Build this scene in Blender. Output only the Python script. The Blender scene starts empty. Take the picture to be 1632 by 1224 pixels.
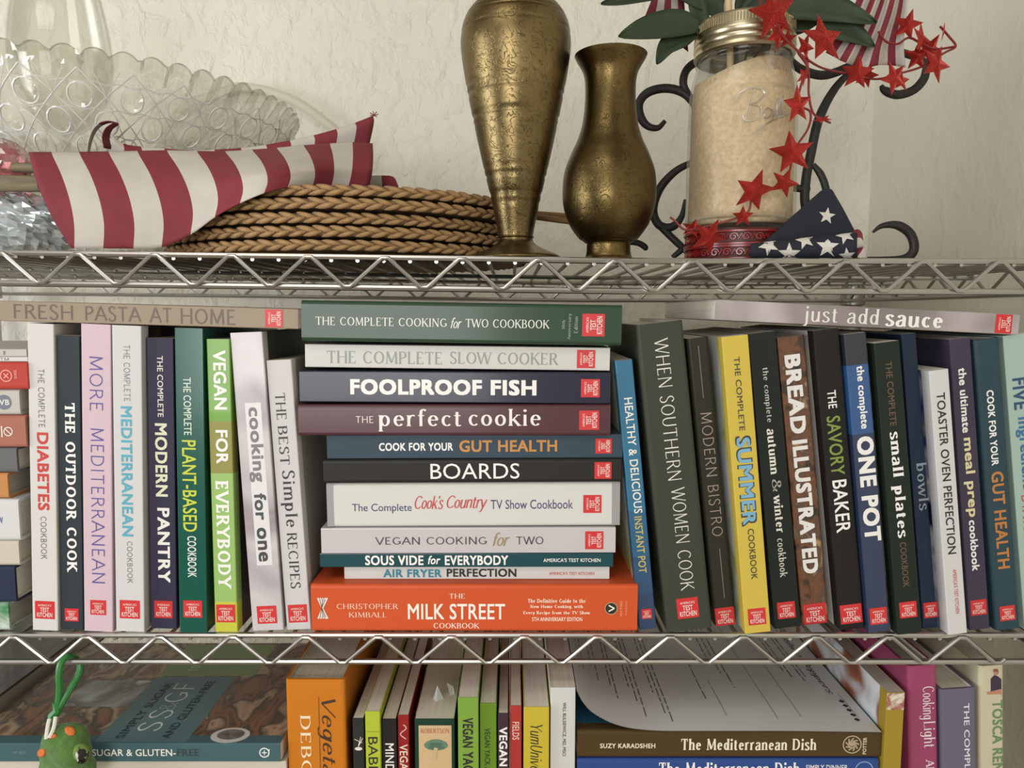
import bpy, math, random
from mathutils import Vector, Matrix

random.seed(7)
C = bpy.context.scene.collection
PI = math.pi

# ------------------------------------------------------------------ camera, light, exposure
F = 1178.0                                   # focal length in pixels of the 1632 x 1224 frame
CAM = Vector((0.0, -0.61, 1.40))
PITCH = math.radians(5.48)
cam_d = bpy.data.cameras.new('camera')
cam_d.sensor_width = 36.0
cam_d.lens = 36.0 * F / 1632.0
cam_d.clip_start = 0.01
cam = bpy.data.objects.new('camera', cam_d)
C.objects.link(cam)
cam.location = CAM
cam.rotation_euler = (PI / 2 - PITCH, 0, 0)
bpy.context.scene.camera = cam

vs = bpy.context.scene.view_settings
vs.view_transform = 'Standard'
vs.look = 'None'
vs.gamma = 1.0
vs.use_curve_mapping = False
vs.exposure = -0.18

world = bpy.data.worlds.new('world')
bpy.context.scene.world = world
world.use_nodes = True
world.node_tree.nodes['Background'].inputs[0].default_value = (0.75, 0.85, 1.0, 1)
world.node_tree.nodes['Background'].inputs[1].default_value = 1.0

def area(name, loc, target, sx, sy, power, col):
    d = bpy.data.lights.new(name, 'AREA')
    d.shape = 'RECTANGLE'
    d.size, d.size_y = sx, sy
    d.energy = power
    d.color = col
    o = bpy.data.objects.new(name, d)
    C.objects.link(o)
    o.location = loc
    o.rotation_euler = (Vector(target) - Vector(loc)).to_track_quat('-Z', 'Z').to_euler()
    return o
# daylight coming in through the two windows of the room (one behind the camera, one in the left wall)
area('daylight_back_window', (-0.75, -2.74, 1.45), (-0.75, 0, 1.45), 1.3, 1.0, 40, (1.0, 0.985, 0.96))
area('daylight_left_window', (-2.14, -0.75, 1.40), (0, -0.75, 1.40), 1.1, 1.0, 28, (0.93, 0.97, 1.0))
# weak overhead fill added in front of the shelves, not a known lamp
area('overhead_fill', (-0.55, -1.05, 2.47), (-0.55, -1.05, 0), 0.9, 0.6, 7, (1.0, 0.975, 0.935))

# ------------------------------------------------------------------ helpers
def P(px, py, Y):
    """world point at depth plane Y seen at photo pixel (px, py)"""
    a, b = (px - 816.0) / F, -(py - 612.0) / F
    cp, sp = math.cos(PITCH), math.sin(PITCH)
    d = Vector((a, cp + b * sp, -sp + b * cp))
    t = (Y - CAM.y) / d.y
    return CAM + d * t

def proj(v):
    d = Vector(v) - CAM
    cp, sp = math.cos(PITCH), math.sin(PITCH)
    f_ = d.y * cp - d.z * sp
    u_ = d.y * sp + d.z * cp
    return (816 + F * d.x / f_, 612 - F * u_ / f_)

def PS(Y, py=612):
    """metres per photo pixel at depth Y"""
    return (P(817, py, Y) - P(816, py, Y)).length

def lin(c):
    out = []
    for v in c[:3]:
        v = v / 255.0
        out.append(v / 12.92 if v <= 0.04045 else ((v + 0.055) / 1.055) ** 2.4)
    return (out[0], out[1], out[2], 1.0)

_mats = {}
def mat(name, col, rough=0.5, metal=0.0, coat=0.0, var=0.0, vscale=30.0, bump=0.0, bscale=200.0, spec=0.5, stretch=None, col2=None, sheen=0.0):
    key = (name, tuple(col), rough, metal, coat, var, vscale, bump, bscale, spec, stretch, col2)
    if key in _mats:
        return _mats[key]
    m = bpy.data.materials.new(name)
    m.use_nodes = True
    nt = m.node_tree
    b = nt.nodes['Principled BSDF']
    b.inputs['Base Color'].default_value = lin(col)
    b.inputs['Roughness'].default_value = rough
    b.inputs['Metallic'].default_value = metal
    b.inputs['Coat Weight'].default_value = coat
    b.inputs['Coat Roughness'].default_value = 0.18
    b.inputs['Specular IOR Level'].default_value = spec
    if sheen:
        b.inputs['Sheen Weight'].default_value = sheen
    if var or col2 or bump:
        tc = nt.nodes.new('ShaderNodeTexCoord')
        mp = nt.nodes.new('ShaderNodeMapping')
        if stretch:
            mp.inputs['Scale'].default_value = stretch
        nt.links.new(tc.outputs['Object'], mp.inputs['Vector'])
    if var or col2:
        n = nt.nodes.new('ShaderNodeTexNoise')
        n.inputs['Scale'].default_value = vscale
        n.inputs['Detail'].default_value = 4
        nt.links.new(mp.outputs['Vector'], n.inputs['Vector'])
        r = nt.nodes.new('ShaderNodeValToRGB')
        r.color_ramp.elements[0].position = 0.35
        r.color_ramp.elements[1].position = 0.65
        c0 = lin(col)
        if col2:
            c1 = lin(col2)
        else:
            c1 = tuple(min(1, v * (1 + var)) for v in c0[:3]) + (1,)
            c0 = tuple(v * (1 - var) for v in c0[:3]) + (1,)
        r.color_ramp.elements[0].color = c0
        r.color_ramp.elements[1].color = c1
        nt.links.new(n.outputs['Fac'], r.inputs['Fac'])
        nt.links.new(r.outputs['Color'], b.inputs['Base Color'])
    if bump:
        n2 = nt.nodes.new('ShaderNodeTexNoise')
        n2.inputs['Scale'].default_value = bscale
        n2.inputs['Detail'].default_value = 5
        nt.links.new(mp.outputs['Vector'], n2.inputs['Vector'])
        bp = nt.nodes.new('ShaderNodeBump')
        bp.inputs['Strength'].default_value = bump
        bp.inputs['Distance'].default_value = 0.002
        nt.links.new(n2.outputs['Fac'], bp.inputs['Height'])
        nt.links.new(bp.outputs['Normal'], b.inputs['Normal'])
    _mats[key] = m
    return m

def photo_mat(name, cols, scale=40.0, rough=0.35, coat=0.2, seed=0.0, stretch=None):
    """a printed photograph too blurred to read: soft blotches of several colours"""
    m = bpy.data.materials.new(name)
    m.use_nodes = True
    nt = m.node_tree
    b = nt.nodes['Principled BSDF']
    b.inputs['Roughness'].default_value = rough
    b.inputs['Coat Weight'].default_value = coat
    tc = nt.nodes.new('ShaderNodeTexCoord')
    mp = nt.nodes.new('ShaderNodeMapping')
    mp.inputs['Location'].default_value = (seed, seed * 1.7, seed * 0.3)
    if stretch:
        mp.inputs['Scale'].default_value = stretch
    nt.links.new(tc.outputs['Object'], mp.inputs['Vector'])
    n = nt.nodes.new('ShaderNodeTexNoise')
    n.inputs['Scale'].default_value = scale
    n.inputs['Detail'].default_value = 3
    n.inputs['Distortion'].default_value = 0.8
    nt.links.new(mp.outputs['Vector'], n.inputs['Vector'])
    r = nt.nodes.new('ShaderNodeValToRGB')
    els = r.color_ramp.elements
    k = len(cols)
    els[0].position = 0.3
    els[0].color = lin(cols[0])
    els[1].position = 0.7
    els[1].color = lin(cols[-1])
    for i in range(1, k - 1):
        e = els.new(0.3 + 0.4 * i / (k - 1))
        e.color = lin(cols[i])
    nt.links.new(n.outputs['Fac'], r.inputs['Fac'])
    nt.links.new(r.outputs['Color'], b.inputs['Base Color'])
    return m

def band_mat(name, bands, H, rough=0.4, coat=0.2):
    """flat printed colour bands along a spine; bands = [(fraction from head, colour), ...]"""
    m = bpy.data.materials.new(name)
    m.use_nodes = True
    nt = m.node_tree
    b = nt.nodes['Principled BSDF']
    b.inputs['Roughness'].default_value = rough
    b.inputs['Coat Weight'].default_value = coat
    tc = nt.nodes.new('ShaderNodeTexCoord')
    sp = nt.nodes.new('ShaderNodeSeparateXYZ')
    nt.links.new(tc.outputs['Object'], sp.inputs[0])
    mr = nt.nodes.new('ShaderNodeMapRange')
    mr.inputs['From Min'].default_value = H
    mr.inputs['From Max'].default_value = 0.0
    nt.links.new(sp.outputs['Z'], mr.inputs['Value'])
    r = nt.nodes.new('ShaderNodeValToRGB')
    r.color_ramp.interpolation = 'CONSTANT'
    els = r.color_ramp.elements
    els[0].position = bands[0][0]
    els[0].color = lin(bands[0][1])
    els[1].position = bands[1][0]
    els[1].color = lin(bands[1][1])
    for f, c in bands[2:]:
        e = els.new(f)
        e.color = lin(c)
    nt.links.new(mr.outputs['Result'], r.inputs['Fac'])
    nt.links.new(r.outputs['Color'], b.inputs['Base Color'])
    return m

def glass_mat(name, tint=(255, 255, 255), clear=0.6, refr=0.25, rough=0.03, refl=0.12, top_=0.5, ior=1.15):
    """thin clear glass: lets light through, some refraction, a Fresnel reflection"""
    m = bpy.data.materials.new(name)
    m.use_nodes = True
    nt = m.node_tree
    nt.nodes.remove(nt.nodes['Principled BSDF'])
    out = nt.nodes['Material Output']
    tr = nt.nodes.new('ShaderNodeBsdfTransparent')
    tr.inputs['Color'].default_value = lin(tint)
    rf = nt.nodes.new('ShaderNodeBsdfRefraction')
    rf.inputs['Color'].default_value = lin(tint)
    rf.inputs['IOR'].default_value = ior
    rf.inputs['Roughness'].default_value = rough
    gl = nt.nodes.new('ShaderNodeBsdfGlossy')
    gl.inputs['Roughness'].default_value = rough
    m1 = nt.nodes.new('ShaderNodeMixShader')
    m1.inputs[0].default_value = refr / max(1e-6, (clear + refr))
    nt.links.new(tr.outputs[0], m1.inputs[1])
    nt.links.new(rf.outputs[0], m1.inputs[2])
    lw = nt.nodes.new('ShaderNodeLayerWeight')
    lw.inputs['Blend'].default_value = 0.35
    mr = nt.nodes.new('ShaderNodeMapRange')
    mr.inputs['To Min'].default_value = refl
    mr.inputs['To Max'].default_value = top_
    nt.links.new(lw.outputs['Fresnel'], mr.inputs['Value'])
    m2 = nt.nodes.new('ShaderNodeMixShader')
    nt.links.new(mr.outputs['Result'], m2.inputs[0])
    nt.links.new(m1.outputs[0], m2.inputs[1])
    nt.links.new(gl.outputs[0], m2.inputs[2])
    nt.links.new(m2.outputs[0], out.inputs['Surface'])
    return m

class MB:
    """collects vertices and faces of one mesh"""
    def __init__(s):
        s.v, s.f, s.m = [], [], []
    def add(s, vs_, fs_, mi=0):
        o = len(s.v)
        s.v += [tuple(v) for v in vs_]
        for f in fs_:
            s.f.append(tuple(i + o for i in f))
            s.m.append(mi)
    def box(s, x0, x1, y0, y1, z0, z1, mi=0):
        s.add([(x0, y0, z0), (x1, y0, z0), (x1, y1, z0), (x0, y1, z0), (x0, y0, z1), (x1, y0, z1), (x1, y1, z1), (x0, y1, z1)],
              [(0, 3, 2, 1), (4, 5, 6, 7), (0, 1, 5, 4), (1, 2, 6, 5), (2, 3, 7, 6), (3, 0, 4, 7)], mi)
    def tube(s, pts, r, seg=8, mi=0, cap=True, flat=1.0, closed=False):
        pts = [Vector(p) for p in pts]
        n = len(pts)
        rs = r if isinstance(r, (list, tuple)) else [r] * n
        vs_, fs_ = [], []
        up = None
        for i, p in enumerate(pts):
            a = pts[(i - 1) % n] if (i or closed) else pts[0]
            b = pts[(i + 1) % n] if (i < n - 1 or closed) else pts[-1]
            t = (b - a).normalized()
            if up is None:
                up = Vector((0, 1, 0)) if abs(t.y) < 0.9 else Vector((0, 0, 1))
            u = (up - t * up.dot(t)).normalized()
            up = u
            w = t.cross(u)
            for k in range(seg):
                an = 2 * PI * k / seg
                vs_.append(p + u * (math.cos(an) * rs[i] * flat) + w * (math.sin(an) * rs[i]))
        m_ = n if closed else n - 1
        for i in range(m_):
            for k in range(seg):
                a = i * seg + k
                b = i * seg + (k + 1) % seg
                j = ((i + 1) % n) * seg
                fs_.append((a, b, j + (k + 1) % seg, j + k))
        if cap and not closed:
            fs_.append(tuple(range(seg))[::-1])
            fs_.append(tuple((n - 1) * seg + k for k in range(seg)))
        s.add(vs_, fs_, mi)
    def lathe(s, prof, seg=48, mi=0, cx=0.0, cy=0.0, cz=0.0):
        """prof = [(r, z), ...]; r = 0 at an end closes it"""
        vs_, fs_ = [], []
        n = len(prof)
        for r, z in prof:
            for k in range(seg):
                an = 2 * PI * k / seg
                vs_.append((cx + r * math.cos(an), cy + r * math.sin(an), cz + z))
        for i in range(n - 1):
            for k in range(seg):
                a, b = i * seg + k, i * seg + (k + 1) % seg
                fs_.append((a, b, b + seg, a + seg))
        s.add(vs_, fs_, mi)
    def build(s, name, mats_, parent=None, smooth=False, loc=None):
        me = bpy.data.meshes.new(name)
        me.from_pydata(s.v, [], s.f)
        if not isinstance(mats_, (list, tuple)):
            mats_ = [mats_]
        for m in mats_:
            me.materials.append(m)
        if len(mats_) > 1:
            me.polygons.foreach_set('material_index', s.m)
        if smooth:
            me.polygons.foreach_set('use_smooth', [True] * len(me.polygons))
            if smooth != 'all':
                me.set_sharp_from_angle(angle=math.radians(40))
        me.update()
        o = bpy.data.objects.new(name, me)
        C.objects.link(o)
        if parent is not None:
            o.parent = parent
        if loc is not None:
            o.location = loc
        return o

def link_mesh(name, me, parent=None, loc=None):
    o = bpy.data.objects.new(name, me)
    C.objects.link(o)
    if parent is not None:
        o.parent = parent
    if loc is not None:
        o.location = loc
    return o

def thing(name, label, cat, loc=(0, 0, 0), group=None):
    o = bpy.data.objects.new(name, None)
    o.empty_display_size = 0.02
    C.objects.link(o)
    o.location = loc
    return tag(o, label, cat, group)

def tag(o, label, cat, group=None, kind=None):
    o['label'] = label
    o['category'] = cat
    if group:
        o['group'] = group
    if kind:
        o['kind'] = kind
    return o

def struct(o, label=None):
    o['kind'] = 'structure'
    if label:
        o['label'] = label
    return o

def spline(pts, n=8, closed=False):
    """Catmull-Rom through points of any dimension"""
    pts = [Vector(p) for p in pts]
    out = []
    m = len(pts)
    rng = m if closed else m - 1
    for i in range(rng):
        if closed:
            p0, p1, p2, p3 = pts[(i - 1) % m], pts[i], pts[(i + 1) % m], pts[(i + 2) % m]
        else:
            p1, p2 = pts[i], pts[i + 1]
            p0 = pts[i - 1] if i else p1 * 2 - p2
            p3 = pts[i + 2] if i + 2 < m else p2 * 2 - p1
        for k in range(n):
            t = k / n
            out.append(0.5 * ((2 * p1) + (p2 - p0) * t + (2 * p0 - 5 * p1 + 4 * p2 - p3) * t * t + (3 * p1 - p0 - 3 * p2 + p3) * t ** 3))
    if not closed:
        out.append(pts[-1])
    return out

def interp(tab, x):
    if x <= tab[0][0]:
        return tab[0][1]
    for (a, va), (b, vb) in zip(tab, tab[1:]):
        if x <= b:
            t = (x - a) / (b - a)
            return va + (vb - va) * t
    return tab[-1][1]

# ------------------------------------------------------------------ lettering
# skeleton letters: cap height 1, x height .66; l = line, c = elliptic arc, p = smooth curve.
# line flags: s / e = horizontal serif at start / end, S / E = vertical serif there, t = thin stroke, k = thick stroke
def l(x0, y0, x1, y1, fl=''):
    return ('l', x0, y0, x1, y1, fl)
def c(cx, cy, rx, ry, a0, a1):
    return ('c', cx, cy, rx, ry, a0, a1)
def p(*pts):
    return ('p', pts)
GL = {
 'A': (.74, [l(0, 0, .37, 1, 'st'), l(.37, 1, .74, 0, 'ek'), l(.14, .36, .6, .36)]),
 'B': (.62, [l(.1, 0, .1, 1, 'se'), l(.1, 1, .32, 1), c(.32, .76, .2, .24, 90, -90), l(.1, .52, .33, .52), c(.33, .26, .25, .26, 90, -90), l(.33, 0, .1, 0)]),
 'C': (.72, [c(.4, .5, .36, .5, 42, 318)]),
 'D': (.74, [l(.1, 0, .1, 1, 'se'), l(.1, 1, .3, 1), c(.3, .5, .38, .5, 90, -90), l(.3, 0, .1, 0)]),
 'E': (.58, [l(.1, 0, .1, 1, 'se'), l(.1, 1, .5, 1, 'E'), l(.1, .52, .42, .52), l(.1, 0, .53, 0, 'E')]),
 'F': (.56, [l(.1, 0, .1, 1, 'se'), l(.1, 1, .5, 1, 'E'), l(.1, .52, .42, .52)]),
 'G': (.78, [c(.4, .5, .36, .5, 42, 320), l(.68, .4, .68, .12), l(.5, .4, .76, .4)]),
 'H': (.78, [l(.1, 0, .1, 1, 'se'), l(.68, 0, .68, 1, 'se'), l(.1, .52, .68, .52)]),
 'I': (.26, [l(.13, 0, .13, 1, 'se')]),
 'J': (.4, [l(.28, 1, .28, .2, 's'), c(.15, .2, .13, .2, 0, -140)]),
 'K': (.7, [l(.1, 0, .1, 1, 'se'), l(.1, .4, .6, 1, 'et'), l(.27, .58, .66, 0, 'ek')]),
 'L': (.56, [l(.1, 0, .1, 1, 'se'), l(.1, 0, .52, 0, 'E')]),
 'M': (.92, [l(.1, 0, .13, 1, 'st'), l(.13, 1, .45, .08, 'k'), l(.45, .08, .78, 1, 't'), l(.78, 1, .82, 0, 'e')]),
 'N': (.8, [l(.1, 0, .1, 1, 'st'), l(.1, 1, .68, 0, 'k'), l(.68, 0, .68, 1, 'et')]),
 'O': (.8, [c(.4, .5, .36, .5, 0, 360)]),
 'P': (.58, [l(.1, 0, .1, 1, 'se'), l(.1, 1, .32, 1), c(.32, .73, .22, .27, 90, -90), l(.1, .46, .32, .46)]),
 'Q': (.8, [c(.4, .5, .36, .5, 0, 360), l(.45, .15, .72, -.1, 'k')]),
 'R': (.66, [l(.1, 0, .1, 1, 'se'), l(.1, 1, .32, 1), c(.32, .75, .22, .25, 90, -90), l(.1, .5, .32, .5), l(.32, .5, .62, 0, 'ek')]),
 'S': (.54, [p((.46, .84), (.38, .96), (.27, 1), (.14, .93), (.09, .77), (.16, .61), (.28, .52), (.4, .43), (.47, .27), (.42, .08), (.28, 0), (.14, .04), (.06, .18))]),
 'T': (.64, [l(.32, 0, .32, 1, 's'), l(.03, 1, .61, 1, 'SE')]),
 'U': (.74, [l(.1, 1, .1, .3, 's'), c(.36, .3, .26, .3, 180, 360), l(.62, .3, .62, 1, 'e')]),
 'V': (.72, [l(0, 1, .36, 0, 'sk'), l(.36, 0, .72, 1, 'et')]),
 'W': (1.04, [l(0, 1, .27, 0, 'sk'), l(.27, 0, .52, 1, 't'), l(.52, 1, .77, 0, 'k'), l(.77, 0, 1.04, 1, 'et')]),
 'X': (.7, [l(.04, 1, .66, 0, 'sek'), l(.04, 0, .66, 1, 'set')]),
 'Y': (.68, [l(0, 1, .34, .46, 'sk'), l(.34, .46, .68, 1, 'et'), l(.34, .46, .34, 0, 'e')]),
 'Z': (.62, [l(.06, 1, .56, 1, 'S'), l(.56, 1, .04, 0, 'k'), l(.04, 0, .58, 0, 'E')]),
 'a': (.52, [p((.1, .53), (.18, .64), (.3, .66), (.39, .58), (.41, .42), (.41, .1), (.5, .01)), p((.41, .4), (.22, .35), (.09, .25), (.08, .08), (.19, 0), (.32, .05), (.41, .16))]),
 'b': (.56, [l(.1, 1, .1, 0, 's'), c(.29, .33, .2, .33, 0, 360)]),
 'c': (.48, [c(.28, .33, .22, .33, 45, 315)]),
 'd': (.56, [l(.46, 1, .46, 0, 'se'), c(.27, .33, .2, .33, 0, 360)]),
 'e': (.52, [c(.27, .33, .21, .33, 8, 320), l(.07, .37, .48, .37)]),
 'f': (.34, [p((.37, .93), (.28, 1.01), (.18, .94), (.15, .75), (.15, .4), (.15, 0)), l(.02, .64, .3, .64)]),
 'g': (.56, [c(.26, .35, .19, .31, 0, 360), p((.46, .66), (.46, .3), (.45, -.1), (.36, -.29), (.2, -.3), (.08, -.2))]),
 'h': (.56, [l(.1, 1, .1, 0, 'se'), p((.1, .46), (.18, .6), (.3, .66), (.41, .6), (.45, .44), (.45, .2), (.45, 0)), l(.45, .1, .45, 0, 'e')]),
 'i': (.24, [l(.12, .66, .12, 0, 'e'), ('d', .12, .9)]),
 'j': (.24, [p((.12, .66), (.12, .2), (.12, -.12), (.04, -.28), (-.06, -.26)), ('d', .12, .9)]),
 'k': (.54, [l(.1, 1, .1, 0, 'se'), l(.1, .24, .44, .66, 'et'), l(.22, .4, .5, 0, 'ek')]),
 'l': (.24, [l(.12, 1, .12, 0, 'se')]),
 'm': (.86, [l(.1, .66, .1, 0, 'se'), p((.1, .46), (.18, .6), (.28, .66), (.38, .6), (.42, .44), (.42, .2), (.42, 0)), l(.42, .1, .42, 0, 'e'), p((.42, .46), (.5, .6), (.6, .66), (.7, .6), (.74, .44), (.74, .2), (.74, 0)), l(.74, .1, .74, 0, 'e')]),
 'n': (.56, [l(.1, .66, .1, 0, 'se'), p((.1, .46), (.18, .6), (.3, .66), (.41, .6), (.45, .44), (.45, .2), (.45, 0)), l(.45, .1, .45, 0, 'e')]),
 'o': (.54, [c(.27, .33, .22, .33, 0, 360)]),
 'p': (.56, [l(.1, .66, .1, -.32, 'se'), c(.29, .33, .2, .33, 0, 360)]),
 'q': (.56, [l(.46, .66, .46, -.32, 'e'), c(.27, .33, .2, .33, 0, 360)]),
 'r': (.4, [l(.1, .66, .1, 0, 'se'), p((.1, .42), (.17, .58), (.28, .66), (.37, .62))]),
 's': (.44, [p((.37, .55), (.3, .64), (.21, .66), (.1, .6), (.09, .48), (.18, .38), (.3, .3), (.38, .2), (.34, .06), (.22, 0), (.12, .02), (.05, .12))]),
 't': (.36, [p((.15, .86), (.15, .5), (.15, .14), (.2, .02), (.33, .05)), l(.02, .64, .31, .64)]),
 'u': (.56, [p((.1, .66), (.1, .4), (.11, .12), (.2, .01), (.32, .03), (.41, .13), (.45, .25)), l(.45, .66, .45, 0, 'e')]),
 'v': (.52, [l(.03, .66, .26, 0, 'sk'), l(.26, 0, .49, .66, 'et')]),
 'w': (.78, [l(.02, .66, .21, 0, 'sk'), l(.21, 0, .39, .66, 't'), l(.39, .66, .57, 0, 'k'), l(.57, 0, .76, .66, 'et')]),
 'x': (.5, [l(.04, .66, .46, 0, 'sek'), l(.04, 0, .46, .66, 'set')]),
 'y': (.52, [l(.03, .66, .28, 0, 'sk'), p((.49, .66), (.38, .34), (.26, -.02), (.17, -.26), (.03, -.28))]),
 'z': (.48, [l(.06, .66, .42, .66), l(.42, .66, .04, 0, 'k'), l(.04, 0, .44, 0)]),
 '&': (.74, [p((.72, .5), (.62, .2), (.42, .02), (.22, 0), (.08, .13), (.12, .36), (.3, .54), (.46, .72), (.44, .92), (.32, 1), (.2, .92), (.2, .74), (.34, .5), (.54, .2), (.74, .02))]),
 '-': (.4, [l(.06, .38, .34, .38)]),
 "'": (.16, [l(.08, 1, .07, .8)]),
 ',': (.2, [l(.1, .06, .06, -.1)]),
 '.': (.2, [('d', .1, .05)]),
 '0': (.6, [c(.3, .5, .24, .5, 0, 360)]),
 '1': (.36, [l(.2, 0, .2, 1, 's'), l(.2, 1, .06, .86)]),
 '5': (.56, [l(.44, 1, .14, 1), l(.14, 1, .1, .56, 't'), p((.1, .56), (.26, .64), (.42, .54), (.47, .3), (.38, .06), (.22, 0), (.07, .08))]),
 ' ': (.34, []),
}
# style: (thick, thin, serif length, serif thickness, shear, tracking)
STY = {
 'thin':   (.075, .075, 0, 0, 0, .12),
 'light':  (.105, .10, 0, 0, 0, .10),
 'flare':  (.085, .05, .10, .035, 0, .10),
 'serif':  (.13, .055, .20, .045, 0, .10),
 'serifb': (.19, .08, .26, .07, 0, .12),
 'slab':   (.20, .15, .30, .10, 0, .16),
 'ital':   (.11, .05, .0, .04, .24, .03),
 'script': (.12, .06, 0, 0, .28, -.02),
 'deco':   (.12, .035, .16, .035, 0, .04),
}
def stroke_text(s, style):
    th, tn, sl, st, shear, tr = STY[style]
    mb = MB()
    x = 0.0
    lay = [0]
    def seg_w(dx, dy, fl=''):
        L = math.hypot(dx, dy) or 1e-9
        if 't' in fl:
            return tn * 1.15
        if 'k' in fl:
            return th
        return tn + (th - tn) * (abs(dy) / L) ** 1.5
    def strip(pts, fl='', closed=False):
        lay[0] += 1
        n = len(pts)
        vs_, fs_ = [], []
        for i in range(n):
            a = pts[i - 1] if i else (pts[n - 2] if closed else pts[0])
            b = pts[i + 1] if i < n - 1 else (pts[1] if closed else pts[-1])
            dx, dy = b[0] - a[0], b[1] - a[1]
            L = math.hypot(dx, dy) or 1e-9
            w = seg_w(dx, dy, fl) / 2
            vs_.append((pts[i][0] - dy / L * w, pts[i][1] + dx / L * w, lay[0]))
            vs_.append((pts[i][0] + dy / L * w, pts[i][1] - dx / L * w, lay[0]))
        for i in range(n - 1):
            fs_.append((2 * i, 2 * i + 1, 2 * i + 3, 2 * i + 2))
        mb.add(vs_, fs_)
    def rect(x0, x1, y0, y1):
        lay[0] += 1
        mb.add([(x0, y0, lay[0]), (x1, y0, lay[0]), (x1, y1, lay[0]), (x0, y1, lay[0])], [(0, 1, 2, 3)])
    for ch in s:
        lay[0] = 0
        g = GL.get(ch)
        if g is None:
            g = GL.get(ch.upper(), GL[' '])
        w, strokes = g
        for k in strokes:
            if k[0] == 'l':
                _, x0, y0, x1, y1, fl = k
                ins = tn / 2
                def fx(y):
                    return min(max(y, ins), 1 - ins) if (abs(y) < 1e-6 or abs(y - 1) < 1e-6) and abs(y1 - y0) < 1e-6 else y
                strip([(x + x0, fx(y0)), (x + x1, fx(y1))], fl)
                if sl:
                    for fc, ex, ey in (('s', x0, y0), ('e', x1, y1)):
                        if fc in fl:
                            yy = (ey, ey + st) if ey < .5 * (y0 + y1) else (ey - st, ey)
                            rect(x + ex - sl / 2 - .0, x + ex + sl / 2, *yy)
                    for fc, ex, ey in (('S', x0, y0), ('E', x1, y1)):
                        if fc in fl:
                            yy = (0, sl) if ey < .5 else (1 - sl, 1)
                            rect(x + ex - st, x + ex, *yy)
            elif k[0] == 'c':
                _, cx, cy, rx, ry, a0, a1 = k
                n = max(6, int(abs(a1 - a0) / 20))
                rx2, ry2 = rx - (th / 2 if abs(a1 - a0) > 200 else th / 2) * .5, ry - tn / 2
                strip([(x + cx + rx2 * math.cos(math.radians(a0 + (a1 - a0) * i / n)), cy + ry2 * math.sin(math.radians(a0 + (a1 - a0) * i / n))) for i in range(n + 1)], '', abs(a1 - a0) >= 360)
            elif k[0] == 'p':
                q = spline([(a, b) for a, b in k[1]], 4)
                strip([(x + v[0], v[1]) for v in q])
            elif k[0] == 'd':
                r = max(th, .09) * .62
                mb.add([(x + k[1] + r * math.cos(2 * PI * i / 8), k[2] + r * math.sin(2 * PI * i / 8), 0) for i in range(8)], [tuple(range(8))])
        x += w + tr
    return [(vx + vy * shear, vy, q) for vx, vy, q in mb.v], mb.f

_tc = {}
FONT_OFF = {'sans': 0.0, 'semi': 0.012, 'bold': 0.028, 'black': 0.045, 'italb': 0.02}
def text_data(s, style):
    key = (s, style)
    if key in _tc:
        return _tc[key]
    if style in STY:
        v, f = stroke_text(s, style)
    else:
        cu = bpy.data.curves.new('lettering', 'FONT')
        cu.body = s
        cu.resolution_u = 3
        off = FONT_OFF[style]
        cu.space_character = 1.0 + off * 2.6
        if style == 'italb':
            cu.shear = 0.25
        o = bpy.data.objects.new('lettering', cu)
        me = bpy.data.meshes.new_from_object(o)
        v0 = [tuple(q.co) for q in me.vertices]
        f0 = [tuple(q.vertices) for q in me.polygons]
        v, f = [], []
        # heavier weights: the same outlines printed again, shifted by a hair
        for li, (ox, oy) in enumerate([(0, 0)] if not off else [(0, 0), (off, off), (-off, off), (off, -off), (-off, -off)]):
            o_ = len(v)
            v += [(a + ox, b + oy * .8, li) for a, b, _ in v0]
            f += [tuple(i + o_ for i in q) for q in f0]
        bpy.data.objects.remove(o)
        bpy.data.meshes.remove(me)
        bpy.data.curves.remove(cu)
    # font meshes may face either way: make every face point to +z
    g = []
    for q in f:
        a, b, c_ = v[q[0]], v[q[1]], v[q[2]]
        area2 = sum(v[q[i]][0] * v[q[(i + 1) % len(q)]][1] - v[q[(i + 1) % len(q)]][0] * v[q[i]][1] for i in range(len(q)))
        g.append(q if area2 > 0 else q[::-1])
    x0, x1 = min(q[0] for q in v), max(q[0] for q in v)
    y0, y1 = min(q[1] for q in v), max(q[1] for q in v)
    v = [((a - x0) / (x1 - x0) - .5, (b - y0) / (y1 - y0) - .5, li * 8e-6) for a, b, li in v]
    _tc[key] = (v, g)
    return _tc[key]

INK = {}
def ink(col, rough=0.45):
    return mat('ink', col, rough)
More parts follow.
